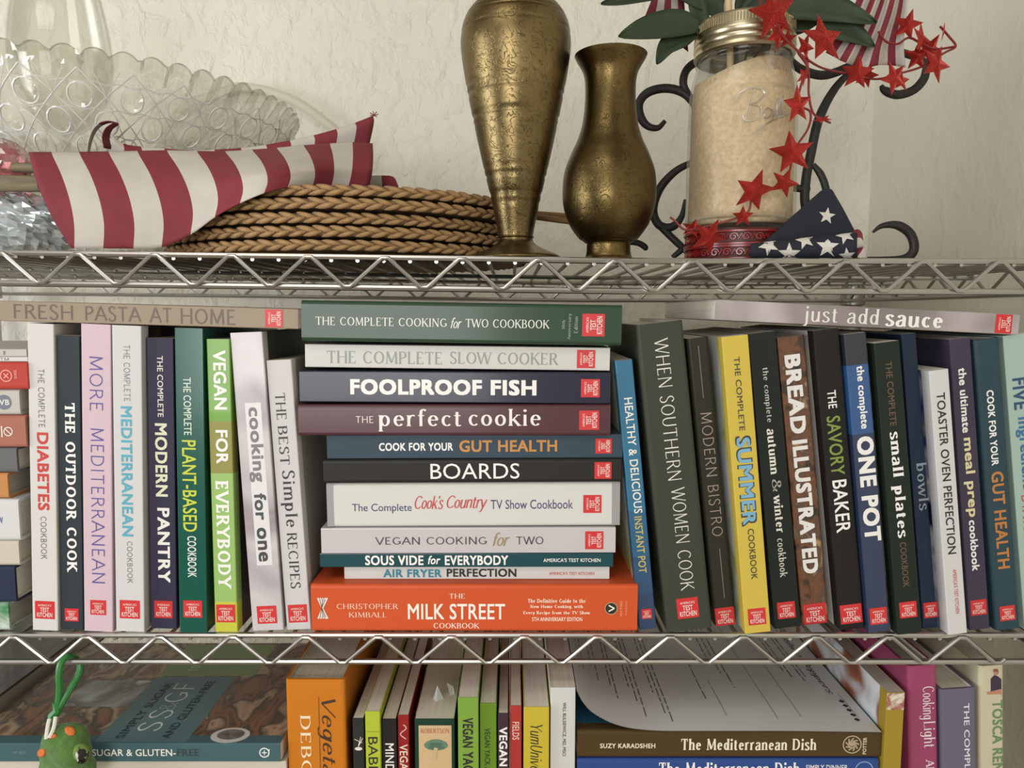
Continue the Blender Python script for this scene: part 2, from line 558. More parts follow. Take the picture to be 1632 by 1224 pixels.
# ------------------------------------------------------------------ the room
def wall_material(relief=0.75):
    m = bpy.data.materials.new('trowelled_plaster')
    m.use_nodes = True
    nt = m.node_tree
    b = nt.nodes['Principled BSDF']
    b.inputs['Roughness'].default_value = 0.6
    tc = nt.nodes.new('ShaderNodeTexCoord')
    n = nt.nodes.new('ShaderNodeTexNoise')
    n.inputs['Scale'].default_value = 3.0
    n.inputs['Detail'].default_value = 3
    nt.links.new(tc.outputs['Object'], n.inputs['Vector'])
    r = nt.nodes.new('ShaderNodeValToRGB')
    r.color_ramp.elements[0].color = lin((226, 221, 206))
    r.color_ramp.elements[1].color = lin((232, 228, 214))
    nt.links.new(n.outputs['Fac'], r.inputs['Fac'])
    nt.links.new(r.outputs['Color'], b.inputs['Base Color'])
    mp = nt.nodes.new('ShaderNodeMapping')
    mp.inputs['Scale'].default_value = (1.0, 1.0, 0.72)
    mp.inputs['Rotation'].default_value = (0, 0.35, 0)
    nt.links.new(tc.outputs['Object'], mp.inputs['Vector'])
    n1 = nt.nodes.new('ShaderNodeTexNoise')
    n1.inputs['Scale'].default_value = 40.0
    n1.inputs['Detail'].default_value = 6
    n1.inputs['Roughness'].default_value = 0.55
    n1.inputs['Distortion'].default_value = 0.35
    nt.links.new(mp.outputs['Vector'], n1.inputs['Vector'])
    cr = nt.nodes.new('ShaderNodeValToRGB')
    cr.color_ramp.elements[0].position = 0.46
    cr.color_ramp.elements[1].position = 0.80
    nt.links.new(n1.outputs['Fac'], cr.inputs['Fac'])
    bp = nt.nodes.new('ShaderNodeBump')
    bp.inputs['Strength'].default_value = relief
    bp.inputs['Distance'].default_value = 0.004
    nt.links.new(cr.outputs['Color'], bp.inputs['Height'])
    n3 = nt.nodes.new('ShaderNodeTexNoise')
    n3.inputs['Scale'].default_value = 120.0
    n3.inputs['Detail'].default_value = 3
    nt.links.new(tc.outputs['Object'], n3.inputs['Vector'])
    bp2 = nt.nodes.new('ShaderNodeBump')
    bp2.inputs['Strength'].default_value = 0.18
    bp2.inputs['Distance'].default_value = 0.002
    nt.links.new(n3.outputs['Fac'], bp2.inputs['Height'])
    nt.links.new(bp.outputs['Normal'], bp2.inputs['Normal'])
    nt.links.new(bp2.outputs['Normal'], b.inputs['Normal'])
    return m
PLASTER = wall_material()
ROOMW = mat('room_paint', (150, 143, 130), 0.7)
WY, WX0, WX1, WF, CEIL = 0.50, -2.2, 0.527, -2.8, 2.5
t_ = 0.06
def slab(name, *b):
    mb = MB()
    mb.box(*b)
    return mb
struct(slab('wall_back', WX0, WX1, WY, WY + t_, 0, CEIL).build('wall_back', PLASTER), 'cream trowelled plaster wall behind the wire shelves')
struct(slab('wall_right', WX1, WX1 + t_, WF, WY + t_, 0, CEIL).build('wall_right', wall_material(0.28)), 'cream plaster side wall at the right of the shelves')
struct(slab('floor', WX0, WX1, WF, WY, -t_, 0).build('floor', mat('floor_wood', (146, 126, 104), 0.45, var=.2, vscale=6, stretch=(1, 12, 1))))
ceil_ = struct(slab('ceiling', WX0, WX1, WF, WY, CEIL, CEIL + t_).build('ceiling', ROOMW))
slab('added_light_panel', -1.02, -.08, -1.37, -.73, CEIL - .02, CEIL).build('added_light_panel', mat('panel_white', (235, 232, 226), .5), ceil_)  # unseen panel, added to go with the overhead fill
def holed_wall(name, axis, fixed0, fixed1, a0, a1, h0, h1, z0, z1):
    """wall with one window opening; a = the horizontal axis along the wall"""
    mb = MB()
    def bx(u0, u1, w0, w1):
        if axis == 'x':
            mb.box(u0, u1, fixed0, fixed1, w0, w1)
        else:
            mb.box(fixed0, fixed1, u0, u1, w0, w1)
    bx(a0, h0, 0, CEIL)
    bx(h1, a1, 0, CEIL)
    bx(h0, h1, 0, z0)
    bx(h0, h1, z1, CEIL)
    return struct(mb.build(name, ROOMW))
holed_wall('wall_front', 'x', WF - t_, WF, WX0, WX1, -1.45, -0.05, 0.86, 1.94)
holed_wall('wall_left', 'y', WX0 - t_, WX0, WF, WY + t_, -1.35, -0.15, 0.86, 1.94)
WHITE = mat('window_white', (230, 228, 222), 0.4)
for n_, ax, u0, u1, f_ in (('window_1', 'x', -1.45, -0.05, WF - .03), ('window_2', 'y', -1.35, -0.15, WX0 - .03)):
    mb = MB()
    for (a, b, z0, z1) in ((u0, u0 + .05, 0.86, 1.94), (u1 - .05, u1, 0.86, 1.94), (u0, u1, 0.86, 0.91), (u0, u1, 1.89, 1.94), ((u0 + u1) / 2 - .02, (u0 + u1) / 2 + .02, 0.91, 1.89)):
        if ax == 'x':
            mb.box(a, b, f_ - .02, f_ + .02, z0, z1)
        else:
            mb.box(f_ - .02, f_ + .02, a, b, z0, z1)
    struct(mb.build(n_, WHITE))

# ------------------------------------------------------------------ chrome wire shelving
CHROME = mat('chrome_wire', (180, 178, 172), 0.34, metal=1.0)
SX0, SX1, SD = -0.73, 0.470, 0.447
_u = sorted((P(a, b, 0).x, P(a, b, 0).z) for a, b in ((-560, 397), (0, 403), (500, 409), (1000, 416), (1632, 417), (1760, 417)))
def zU(x):
    return interp(_u, x)
Z2 = P(816, 1012, 0).z
Z3 = Z2 - 0.335
RR, TR_, GAP = 0.0026, 0.0019, 0.0245
def deck(i, x=0.0):
    """height on which things rest on shelf i"""
    return (zU(x) if i == 0 else (Z2 if i == 1 else Z3)) + RR
unit = thing('wire_shelving_unit', 'chrome wire shelving unit with zigzag trusses holding all the books', 'shelving', (SX0, 0, 0))
def U(pt):
    return Vector(pt) - Vector((SX0, 0, 0))
def rail_pts(zf, y, dz, x0=SX0, x1=SX1, n=16):
    return [U((x0 + (x1 - x0) * i / n, y, zf(x0 + (x1 - x0) * i / n) + dz)) for i in range(n + 1)]
wire_me = None
for si, zf in enumerate((zU, lambda x: Z2, lambda x: Z3)):
    gap = GAP if si == 0 else 0.0235
    pitch = 0.0624 if si == 0 else 0.0622
    phase = P(5 if si == 0 else 26, 403 if si == 0 else 1012, 0).x
    mb = MB()
    for y in (0.0, SD):
        for dz in (0, -gap):
            mb.tube(rail_pts(zf, y, dz), RR, 8)
    for x in (SX0, SX1):
        for dz in (0, -gap):
            mb.tube([U((x, 0, zf(x) + dz)), U((x, SD, zf(x) + dz))], RR, 8)
    fr = mb.build('shelf_frame', CHROME, unit, True)
    for y in (0.0, SD):
        yo = -0.0032 if y == 0 else 0.0032
        mb = MB()
        pts, x = [], phase - math.floor((phase - SX0 - .03) / pitch) * pitch
        while x < SX1 - 0.028:
            for k, (dx, dzz) in enumerate(((-.10, -.16), (-.04, -.03), (.04, -.03), (.10, -.16), (.40, -.84), (.46, -.97), (.54, -.97), (.60, -.84))):
                xx = x + dx * pitch
                if SX0 + .02 < xx < SX1 - .018:
                    pts.append(U((xx, y + yo, zf(xx) + dzz * gap)))
            x += pitch
        mb.tube(pts, TR_, 8)
        mb.build('truss_wire', CHROME, fr, True)
    for x0 in (SX0, SX1):
        mb = MB()
        pts, y = [], 0.04
        xo = -0.0032 if x0 == SX0 else 0.0032
        while y < SD - .03:
            pts += [U((x0 + xo, y, zf(x0) - .06 * gap)), U((x0 + xo, y + .03, zf(x0) - .94 * gap))]
            y += .06
        mb.tube(pts, TR_, 6)
        mb.build('truss_wire', CHROME, fr, True)
    for y in (0.15, 0.30):
        mb = MB()
        mb.tube(rail_pts(zf, y, -0.0068), 0.0022, 6)
        mb.build('cross_rail', CHROME, fr, True)
    if wire_me is None:
        mb = MB()
        mb.tube([(0, -0.0012, 0), (0, SD + .001, 0)], 0.0017, 6)
        o = mb.build('deck_wire', CHROME, None, True)
        wire_me = o.data
        bpy.data.objects.remove(o)
    x = P(26, 403, 0).x - 14 * 0.0214
    while x < SX1 - .006:
        if x > SX0 + .006:
            link_mesh('deck_wire', wire_me, fr, U((x, 0, zf(x) - 0.0028)))
        x += 0.0214
for (x, y) in ((SX0, 0), (SX1, 0), (SX0, SD), (SX1, SD)):
    xx = x + (-.016 if x == SX0 else .016)
    mb = MB()
    ztop = zU(x) + 0.012
    mb.lathe([(0, 0), (.0125, 0), (.0125, ztop), (.010, ztop + .004), (0, ztop + .005)], 20)
    for zz in (zU(x), Z2, Z3):
        mb.lathe([(.0125, zz - .032), (.0165, zz - .030), (.0155, zz + .004), (.0125, zz + .005)], 20)
    mb.build('post', CHROME, unit, True, U((xx, y + (-.004 if y == 0 else .004), 0)))

# ------------------------------------------------------------------ books
PAGES = mat('page_edges', (226, 220, 204), 0.75, var=.12, vscale=4, stretch=(420, 3, 3))
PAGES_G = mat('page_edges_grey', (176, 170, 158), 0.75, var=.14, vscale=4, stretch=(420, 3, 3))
RED = mat('badge_red', (206, 44, 46), 0.42)
BADGE_INK = mat('badge_ink', (240, 225, 218), 0.45)

def badge_meshes():
    mb = MB()
    mb.box(-.5, .5, -.0003, .0002, -.5, .5)
    o = mb.build('logo_badge', RED)
    b = o.data
    bpy.data.objects.remove(o)
    mb = MB()
    for s_, st_, w, h, cz in (("AMERICA'S", 'sans', .68, .12, .27), ('TEST', 'semi', .46, .25, .02), ('KITCHEN', 'semi', .78, .25, -.27)):
        v, f = text_data(s_, st_)
        mb.add([(a * w, -.0005 - li, cz + q * h) for a, q, li in v], f)
    o = mb.build('lettering', BADGE_INK)
    t = o.data
    bpy.data.objects.remove(o)
    return b, t
BADGE, BADGE_TXT = badge_meshes()

def cover_mesh(T, H, D, t, r, mats_, over):
    """U-shaped cover (spine, two boards) with rounded spine edges, extruded over the height"""
    outer, inner = [], []
    hx = T / 2
    r = min(r, hx * .8)
    outer.append((-hx, D))
    outer.append((-hx, .012))
    for i in range(5):
        a = PI + (PI / 2) * i / 4
        outer.append((-hx + r + r * math.cos(a), r + r * math.sin(a)))
    for i in range(5):
        a = 1.5 * PI + (PI / 2) * i / 4
        outer.append((hx - r + r * math.cos(a), r + r * math.sin(a)))
    outer.append((hx, .012))
    outer.append((hx, D))
    inner = [(-hx + t, D), (-hx + t, t), (hx - t, t), (hx - t, D)]
    mb = MB()
    n = len(outer)
    vs_ = [(x, y, 0) for x, y in outer] + [(x, y, H) for x, y in outer]
    for i in range(n - 1):
        mi = 1 if i == 0 else (2 if i == n - 2 else 0)
        mb.add([vs_[i], vs_[i + 1], vs_[n + i + 1], vs_[n + i]], [(0, 1, 2, 3)], mi)
    m = len(inner)
    for i in range(m - 1):
        a, b = inner[i], inner[i + 1]
        mb.add([(a[0], a[1], 0), (b[0], b[1], 0), (b[0], b[1], H), (a[0], a[1], H)], [(3, 2, 1, 0)], 3)
    for z, flip in ((0, 1), (H, 0)):
        ring = [(x, y, z) for x, y in outer]
        ins = [(x, y, z) for x, y in inner]
        k1 = n // 2
        quads = [[ring[0], ring[1], ins[1], ins[0]], [ring[1]] + ring[2:k1] + [ins[1]], [ins[1]] + ring[k1 - 1:k1 + 1] + [ins[2]], ring[k1:n - 1] + [ins[2]], [ring[n - 2], ring[n - 1], ins[3], ins[2]]]
        for j, q in enumerate(quads):
            idx = tuple(range(len(q)))
            mb.add(q, [idx if flip else idx[::-1]], 1 if j == 0 else (2 if j == 4 else 0))
    for a, b in ((outer[0], inner[0]), (outer[-1], inner[-1])):
        mb.add([(a[0], a[1], 0), (b[0], b[1], 0), (b[0], b[1], H), (a[0], a[1], H)], [(0, 1, 2, 3)], 0)
    return mb

GROUP = None
def book(label, t0, t1, h0, h1, Y, cover, hard=False, D=0.195, texts=(), badge=None, left=None, right=None, rest=None, pxlen=None, rough=0.45, coat=0.04, name='cookbook', pages=None, group=None, gloss=None):
    """t0 / t1 = pixel corners of the tail of the spine (back cover side, front cover side), h0 / h1 = head; Y = depth of the spine"""
    a, b, c_, d = P(*t0, Y), P(*t1, Y), P(*h0, Y), P(*h1, Y)
    tail, head = (a + b) / 2, (c_ + d) / 2
    ax = head - tail
    H = ax.length
    th = math.atan2(ax.x, ax.z)
    xd = Vector((math.cos(th), 0, -math.sin(th)))
    T = abs(((b - a).dot(xd) + (d - c_).dot(xd)) / 2) - 0.0006
    loc = tail.copy()
    if rest is not None:
        lo = min(0, H * math.cos(th)) - abs(T / 2 * math.sin(th))
        loc.z = rest - lo + 0.0002
    root = thing(name, label, 'book', loc, group)
    root.rotation_euler = (0, th, 0)
    if isinstance(cover, tuple):
        cover = tuple(round(v * .93) for v in cover)
    cm = cover if not isinstance(cover, tuple) else mat('book_cover', cover, rough, coat=coat, spec=.2)
    if callable(cm) and not hasattr(cm, 'node_tree'):
        cm = cm(H)
    def side(x):
        if x is None:
            return cm
        return x if not isinstance(x, tuple) else mat('book_cover', x, rough, coat=coat)
    tk, rr = (0.0026, 0.003) if hard else (0.0006, 0.0009)
    tk = min(tk, T * .2)
    endp = mat('endpaper', (225, 218, 205), 0.7)
    cover_mesh(T, H, D, tk, rr, None, 0).build('cover', [cm, side(left), side(right), endp], root, True)
    ins = 0.003 if hard else 0.0002
    mb = MB()
    mb.box(-T / 2 + tk + .0001, T / 2 - tk - .0001, tk + .0003, D - (0.004 if hard else 0.0005), ins, H - ins)
    mb.build('page_block', pages or PAGES, root)
    k = H / (pxlen or ((Vector(h0) - Vector(t0)).length + (Vector(h1) - Vector(t1)).length) * .5)
    root['_k'] = 0
    del root['_k']
    return root, H, T, k

def letters(root, H, T, k, s0, items, y=-0.0002, part='title'):
    """items: (text, style, from px, to px, centre across 0..1, height px, colour); px measured along the spine from its head at s0"""
    bycol = {}
    for (s_, st_, p0, p1, ac, hp, col) in items:
        v, f = text_data(s_, st_)
        L, hh = (p1 - p0) * k, hp * k
        zc = H - ((p0 + p1) / 2 - s0) * k
        xc = (ac - .5) * T
        mb = MB()
        bycol[(len(bycol), col)] = mb
        mb.add([(xc + q * hh, y - li, zc - a * L) for a, q, li in v], f)
    for (_, col), mb in bycol.items():
        mb.build(part, ink(col), root)

def upright(root, H, T, k, s0, items, y=-0.0002, part='title'):
    """lettering that stands upright when the book stands: (text, style, centre px, width px, centre across, height px, colour)"""
    for (s_, st_, pc, wp, ac, hp, col) in items:
        v, f = text_data(s_, st_)
        mb = MB()
        zc = H - (pc - s0) * k
        mb.add([((ac - .5) * T + a * wp * k, y - li, zc + q * hp * k) for a, q, li in v], f)
        mb.build(part, ink(col), root)

def badge(root, H, T, k, s0, pc, w, h=None, ac=.5):
    o = link_mesh('logo_badge', BADGE, root, ((ac - .5) * T, 0, H - (pc - s0) * k))
    o.scale = (w * k, 1, (h or w * .95) * k)
    o['label'] = 'small red publisher badge with white lettering'
    link_mesh('lettering', BADGE_TXT, o)
    return o

def panel(root, H, T, k, s0, p0, p1, a0, a1, m, y=-0.0001, name='printed_panel'):
    mb = MB()
    z1, z0 = H - (p0 - s0) * k, H - (p1 - s0) * k
    mb.box((a0 - .5) * T, (a1 - .5) * T, y, .0001, z0, z1)
    return mb.build(name, m, root)

def poly(root, H, T, k, s0, shapes, col, y=-0.00025, name='emblem', parent=None):
    """flat printed shapes: lists of (px along, px across from the spine's centre line towards the front cover)"""
    mb = MB()
    for j, sh in enumerate(shapes):
        vs_ = [(b * k, y - (j % 8) * 8e-6, H - (a - s0) * k) for a, b in sh]
        n = len(vs_)
        ar = sum(vs_[i][0] * vs_[(i + 1) % n][2] - vs_[(i + 1) % n][0] * vs_[i][2] for i in range(n))
        mb.add(vs_, [tuple(range(n)) if ar > 0 else tuple(range(n))[::-1]])
    return mb.build(name, ink(col) if isinstance(col, tuple) else col, root)

def disc(cx, cy, rx, ry=None, n=20, a0=0, a1=360):
    ry = ry or rx
    return [(cx + rx * math.cos(math.radians(a0 + (a1 - a0) * i / n)), cy + ry * math.sin(math.radians(a0 + (a1 - a0) * i / n))) for i in range(n)]
def ring(cx, cy, r0, r1, n=20):
    out = []
    for i in range(n):
        a, b = 2 * PI * i / n, 2 * PI * (i + 1) / n
        out.append([(cx + r0 * math.cos(a), cy + r0 * math.sin(a)), (cx + r1 * math.cos(a), cy + r1 * math.sin(a)), (cx + r1 * math.cos(b), cy + r1 * math.sin(b)), (cx + r0 * math.cos(b), cy + r0 * math.sin(b))])
    return out
def seg2(x0, y0, x1, y1, w):
    dx, dy = x1 - x0, y1 - y0
    L = math.hypot(dx, dy) or 1e-9
    nx, ny = -dy / L * w / 2, dx / L * w / 2
    return [(x0 + nx, y0 + ny), (x1 + nx, y1 + ny), (x1 - nx, y1 - ny), (x0 - nx, y0 - ny)]

def standing(label, TL, TR, ty, BL, BR, by, Y, cover, items=(), bd=None, shelf=1, **kw):
    by2 = proj((P((BL + BR) / 2, by, Y).x, Y, deck(shelf)))[1]
    f_ = (by2 - ty) / (by - ty)
    BL, BR, by = TL + (BL - TL) * f_, TR + (BR - TR) * f_, by2
    root, H, T, k = book(label, (BL, by), (BR, by), (TL, ty), (TR, ty), Y, cover, rest=deck(shelf), pxlen=math.hypot(by - ty, (BL + BR - TL - TR) / 2), **kw)
    kk = k * math.hypot(by - ty, (BL + BR - TL - TR) / 2) / (by - ty)
    letters(root, H, T, kk, ty, items)
    if bd:
        badge(root, H, T, kk, ty, *bd)
    return root, H, T, kk, ty

def lying(label, L, tl, bl, R, tr, br, Y, cover, items=(), bd=None, rest=None, **kw):
    root, H, T, k = book(label, (R, br), (R, tr), (L, bl), (L, tl), Y, cover, rest=rest, **kw)
    letters(root, H, T, k, L, items)
    if bd:
        badge(root, H, T, k, L, *bd)
    return root, H, T, k, L

def top_of(r):
    """height of the upper face of a lying book at its middle"""
    root, H, T = r[0], r[1], r[2]
    th = root.rotation_euler[1]
    mid = root.location + Vector((math.sin(th), 0, math.cos(th))) * (H / 2)
    return mid.z + T / 2 + abs(math.sin(th + PI / 2)) * H / 2 * .0

DARK = (44, 46, 50)
GREY = (110, 108, 108)
W = (238, 236, 232)
GL_ = 'cookbooks standing on the middle shelf left of the stack'
GS_ = 'cookbooks lying in the middle stack'
GR_ = 'cookbooks leaning on the middle shelf right of the stack'
GB_ = 'books on the bottom shelf'
GE_ = 'books lying in the stack at the far left edge'

# ---- middle shelf, standing at the left
standing('white book with DIABETES in red letters, first upright spine at the left', 43, 85.5, 517, 51, 93.5, 1004, .002, (226, 223, 219),
         [('THE COMPLETE', 'light', 587, 678, .5, 10, GREY), ('DIABETES', 'bold', 686, 810, .52, 18, (196, 60, 52)), ('COOKBOOK', 'light', 820, 889, .5, 10, GREY)], (972, 31, 29), group=GL_)
standing('dark slate book with OUTDOOR in chunky white slab letters', 89, 127, 536, 97, 133, 1004, .004, (54, 62, 68),
         [('THE OUTDOOR COOK', 'slab', 640, 910, .55, 17, W)], (980, 22, 21), group=GL_)
standing('pale pink book with thin purple lettering beside the dark slate one', 128, 177, 518, 134, 180, 1004, .0, (224, 198, 208),
         [('MORE', 'thin', 568, 652, .5, 21, (92, 82, 150)), ('MEDITERRANEAN', 'thin', 680, 928, .52, 21, (92, 82, 150))], (968, 25, 24), group=GL_)
standing('white book with pale blue MEDITERRANEAN lettering next to the pink one', 178, 225, 520, 184, 231, 1004, .0, (222, 220, 220),
         [('THE COMPLETE', 'light', 550, 637, .5, 10, (130, 128, 128)), ('MEDITERRANEAN', 'bold', 645, 852, .46, 17, (88, 166, 186)), ('COOKBOOK', 'light', 860, 928, .52, 9, (120, 118, 118))], (971, 32, 30),
         right=photo_mat('cover_photo', [(60, 40, 34), (30, 26, 26), (120, 100, 70), (190, 180, 170)], 18), group=GL_)
standing('dark purple book with cream PANTRY lettering, between white and green spines', 233, 276, 540, 239.5, 283, 1004, .006, (60, 56, 78),
         [('THE COMPLETE', 'semi', 567, 662, .5, 9, (226, 222, 216)), ('MODERN', 'bold', 672, 788, .5, 19, (222, 226, 196)), ('PANTRY', 'bold', 806, 927, .55, 19, (236, 234, 228))], (971, 29, 28), group=GL_)
standing('glossy dark green book with lime PLANT-BASED lettering', 277, 324, 524, 286, 330, 1004, -.002, (22, 92, 78),
         [('THE COMPLETE', 'semi', 600, 690, .42, 12, (204, 216, 206)), ('PLANT-BASED', 'semi', 698, 844, .45, 22, (196, 206, 60)), ('COOKBOOK', 'semi', 851, 918, .5, 14, (220, 226, 220))], (970, 30, 28), coat=.8, rough=.25, group=GL_)
standing('green banded book with VEGAN in white capitals near the leaning white pair', 329, 365, 541, 341.5, 380, 1002, .0,
         lambda H: band_mat('banded_cover', [(0, (112, 162, 58)), (.273, (142, 138, 62)), (.449, (150, 188, 104)), (.892, (196, 196, 62))], H),
         [('VEGAN', 'bold', 558, 650, .55, 20, W), ('FOR', 'bold', 682, 735, .55, 19, W), ('EVERYBODY', 'slab', 762, 937, .5, 22, W)], (977, 30, 29),
         right=photo_mat('cover_photo', [(70, 46, 34), (40, 32, 28), (110, 82, 60)], 12), group=GL_)
b_ = standing('grey-white leaning book with lowercase lettering on a white strip', 367, 417, 531, 401, 454, 1007, .002, photo_mat('cover_photo', [(196, 188, 190), (206, 200, 202), (176, 168, 172), (128, 116, 120)], 9, seed=2.2),
         [], (980, 31, 29), right=(58, 58, 58), group=GL_)
panel(*b_, 640, 899, .30, .80, mat('paper_white', (222, 220, 220), .4), name='title_strip')
letters(*b_, [('cooking', 'bold', 647, 765, .53, 25, (122, 122, 126)), ('for', 'bold', 783, 826, .56, 19, (72, 74, 78)), ('one', 'bold', 838, 893, .52, 15, (64, 66, 70))])  # paler grey of the first word has glare put into its ink
standing('white leaning book with black serif RECIPES, against the horizontal stack', 422, 466, 575, 458, 495, 1004, .004, (220, 217, 217),
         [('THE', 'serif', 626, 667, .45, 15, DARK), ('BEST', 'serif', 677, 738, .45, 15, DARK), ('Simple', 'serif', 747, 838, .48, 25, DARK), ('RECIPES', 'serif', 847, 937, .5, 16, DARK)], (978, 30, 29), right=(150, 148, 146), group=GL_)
lying('tan book with wide spaced brown capitals lying across the left books', -9, 478, 512, 475, 492, 525, .002, (168, 150, 130),
      [('FRESH', 'light', 22, 116, .5, 25, (104, 90, 80)), ('PASTA', 'light', 136, 225, .5, 25, (104, 90, 80)), ('AT', 'light', 238, 273, .5, 25, (104, 90, 80)), ('HOME', 'light', 288, 375, .5, 25, (104, 90, 80))], (437, 28, 28), group=GL_)

# ---- middle shelf, the lying stack (built from the bottom up)
z = deck(1)
b_ = lying('thick orange book at the bottom of the horizontal stack', 496, 931, 1007, 1016, 931, 1007.5, .0, (222, 92, 48), rest=z, hard=True, D=.215, group=GS_)
letters(*b_, [('MILK STREET', 'semi', 650, 805, .43, 26, (246, 236, 226)), ('THE', 'serif', 716, 741, .76, 8, (240, 220, 200)), ('COOKBOOK', 'serif', 691, 764, .13, 9, (246, 232, 218)),
              ('CHRISTOPHER', 'serif', 537, 635, .54, 9, (240, 200, 176)), ('KIMBALL', 'serif', 556, 616, .36, 9, (240, 200, 176)),
              ('The Definitive Guide to the', 'serifb', 841, 933, .66, 7, (250, 226, 206)), ('New Home Cooking, with', 'serifb', 845, 929, .53, 7, (250, 226, 206)),
              ('Every Recipe from the TV Show', 'serifb', 834, 941, .40, 7, (250, 226, 206)), ('5TH ANNIVERSARY EDITION', 'semi', 848, 928, .27, 6.5, (250, 232, 214))])
poly(*b_, [disc(974, 0, 10)], (34, 34, 30))
poly(*b_, ring(974, 0, 9.2, 10.2), (200, 170, 130), y=-.0003)
poly(*b_, [seg2(970, 5, 979, 0, 2), seg2(979, 0, 970, -5, 2)], (240, 236, 220), y=-.0003)
poly(*b_, [seg2(514, 0, 514 + dx, 17 * sg, 2.6) for sg in (1, -1) for dx in (-7, -3, 1, 5, 8)], (236, 226, 214), y=-.0003)
poly(*b_, [seg2(513, 1, 513 + dx, 15 * sg, 1.2) for sg in (1, -1) for dx in (-3, 2, 6)], (90, 78, 70), y=-.00035)
upright(*b_, [('MILK STREET', 'semi', 990, 26, .5, 3.4, (240, 160, 120)), ('VORACIOUS', 'semi', 998, 24, .5, 3, (240, 150, 110))])
z += b_[2] + .0003
b_ = lying('slim white book with AIR FRYER in teal, second from the stack bottom', 549, 908, 930, 971, 908, 930, .012, (222, 221, 218),
           [('AIR FRYER', 'bold', 611, 704, .46, 13, (44, 128, 150)), ('PERFECTION', 'bold', 712, 823, .5, 13.5, (30, 30, 32)), ("AMERICA'S TEST KITCHEN", 'semi', 875, 947, .45, 5, (196, 84, 76))], rest=z, group=GS_)
z += b_[2] + .0003
b_ = lying('slim teal book with SOUS VIDE in white, above the slim white one', 510, 883, 907, 977, 883, 906, .008, (24, 76, 84),
           [('SOUS VIDE', 'bold', 582, 675, .5, 16, W), ('for', 'italb', 682, 702, .52, 14, W), ('EVERYBODY', 'bold', 709, 810, .5, 16, W), ("AMERICA'S TEST KITCHEN", 'semi', 866, 957, .5, 6, W)], rest=z, coat=.6, group=GS_)
z += b_[2] + .0003
b_ = lying('silvery white book with thin VEGAN COOKING lettering in the stack', 512, 842, 884, 981, 841, 882, .006, (214, 208, 210),
           [('VEGAN COOKING', 'light', 598, 776, .5, 13, (64, 62, 64)), ('for', 'script', 785, 813, .55, 22, (150, 136, 84)), ('TWO', 'light', 823, 866, .5, 13, (64, 62, 64))], (947, 29, 29), rest=z, coat=.6, group=GS_)
z += b_[2] + .0003
b_ = lying('thick white book in a clear plastic jacket with red script on it', 521, 771, 843, 988, 769, 840, .008, (228, 227, 222),
           [('The Complete', 'sans', 561, 656, .42, 16, (46, 52, 108)), ("Cook's", 'script', 661, 707, .55, 22, (192, 56, 60)), ('Country', 'script', 712, 777, .52, 27, (192, 56, 60)), ('TV Show Cookbook', 'sans', 782, 913, .5, 15, (46, 52, 108))], (944, 29, 29), rest=z, hard=True, group=GS_)
JK = mat('jacket_grey', (158, 156, 156), .25, coat=.5)
panel(*b_, 521, 532, .02, .98, JK, name='jacket_edge')
panel(*b_, 975, 988, .02, .98, JK, name='jacket_edge')
z += b_[2] + .0003
b_ = lying('black book reading BOARDS in thin white capitals', 515, 730, 769, 990, 727, 767, .004, (44, 42, 41),
           [('BOARDS', 'sans', 686, 828, .5, 25, W)], (961, 27, 27), rest=z, hard=True, group=GS_)
z += b_[2] + .0003
b_ = lying('slate blue lying book with orange GUT HEALTH lettering in the stack', 521, 690, 729, 992, 688, 727, .006, (60, 78, 92),
           [('COOK FOR YOUR', 'bold', 604, 722, .5, 13, W), ('GUT HEALTH', 'bold', 732, 888, .52, 19, (196, 134, 62))], (962, 24, 26), rest=z, group=GS_)
z += b_[2] + .0003
b_ = lying('maroon book with large lowercase white serif letters in the stack', 475, 635, 687, 973, 635, 687, .0, (88, 52, 58),
           [('THE', 'light', 567, 595, .52, 11, (224, 212, 210)), ('perfect', 'serif', 603, 735, .50, 36, (238, 230, 226)), ('cookie', 'serif', 747, 862, .58, 28, (238, 230, 226))], (939, 31, 32), rest=z, hard=True, coat=.5, group=GS_)
z += b_[2] + .0003
b_ = lying('navy book reading FISH in heavy white capitals', 477, 578, 630, 973, 582, 632, .0, (34, 36, 58),
           [('FOOLPROOF', 'black', 558, 768, .5, 25, W), ('FISH', 'black', 782, 855, .5, 25, W)], (941, 29, 30), rest=z, coat=.5, group=GS_)
z += b_[2] + .0012
b_ = lying('white book with grey serif SLOW COOKER lettering, second from stack top', 486, 538, 577, 972, 545, 582, .004, (224, 222, 216),
           [('THE COMPLETE', 'serif', 521, 704, .46, 20, (140, 150, 140)), ('SLOW COOKER', 'serif', 717, 890, .48, 20, (140, 150, 140))], (934, 29, 29), rest=z, group=GS_)
z += b_[2] + .0020
b_ = lying('dark green book with white serif capitals on top of the stack', 480, 467, 535, 991, 477, 541, -.004, (48, 74, 54),
           [('THE COMPLETE COOKING', 'serif', 503, 712, .5, 14, (226, 226, 216)), ('for', 'script', 718, 736, .5, 17, (226, 226, 216)), ('TWO COOKBOOK', 'serif', 742, 876, .5, 14, (226, 226, 216))], (946, 36, 36), rest=z, hard=True, coat=.4, group=GS_)
upright(*b_, [('10th', 'serif', 898, 14, .5, 5, (150, 170, 150)), ('Anniversary', 'serif', 908, 42, .45, 6, (150, 170, 150)), ('Edition', 'serif', 918, 26, .5, 6, (150, 170, 150))])

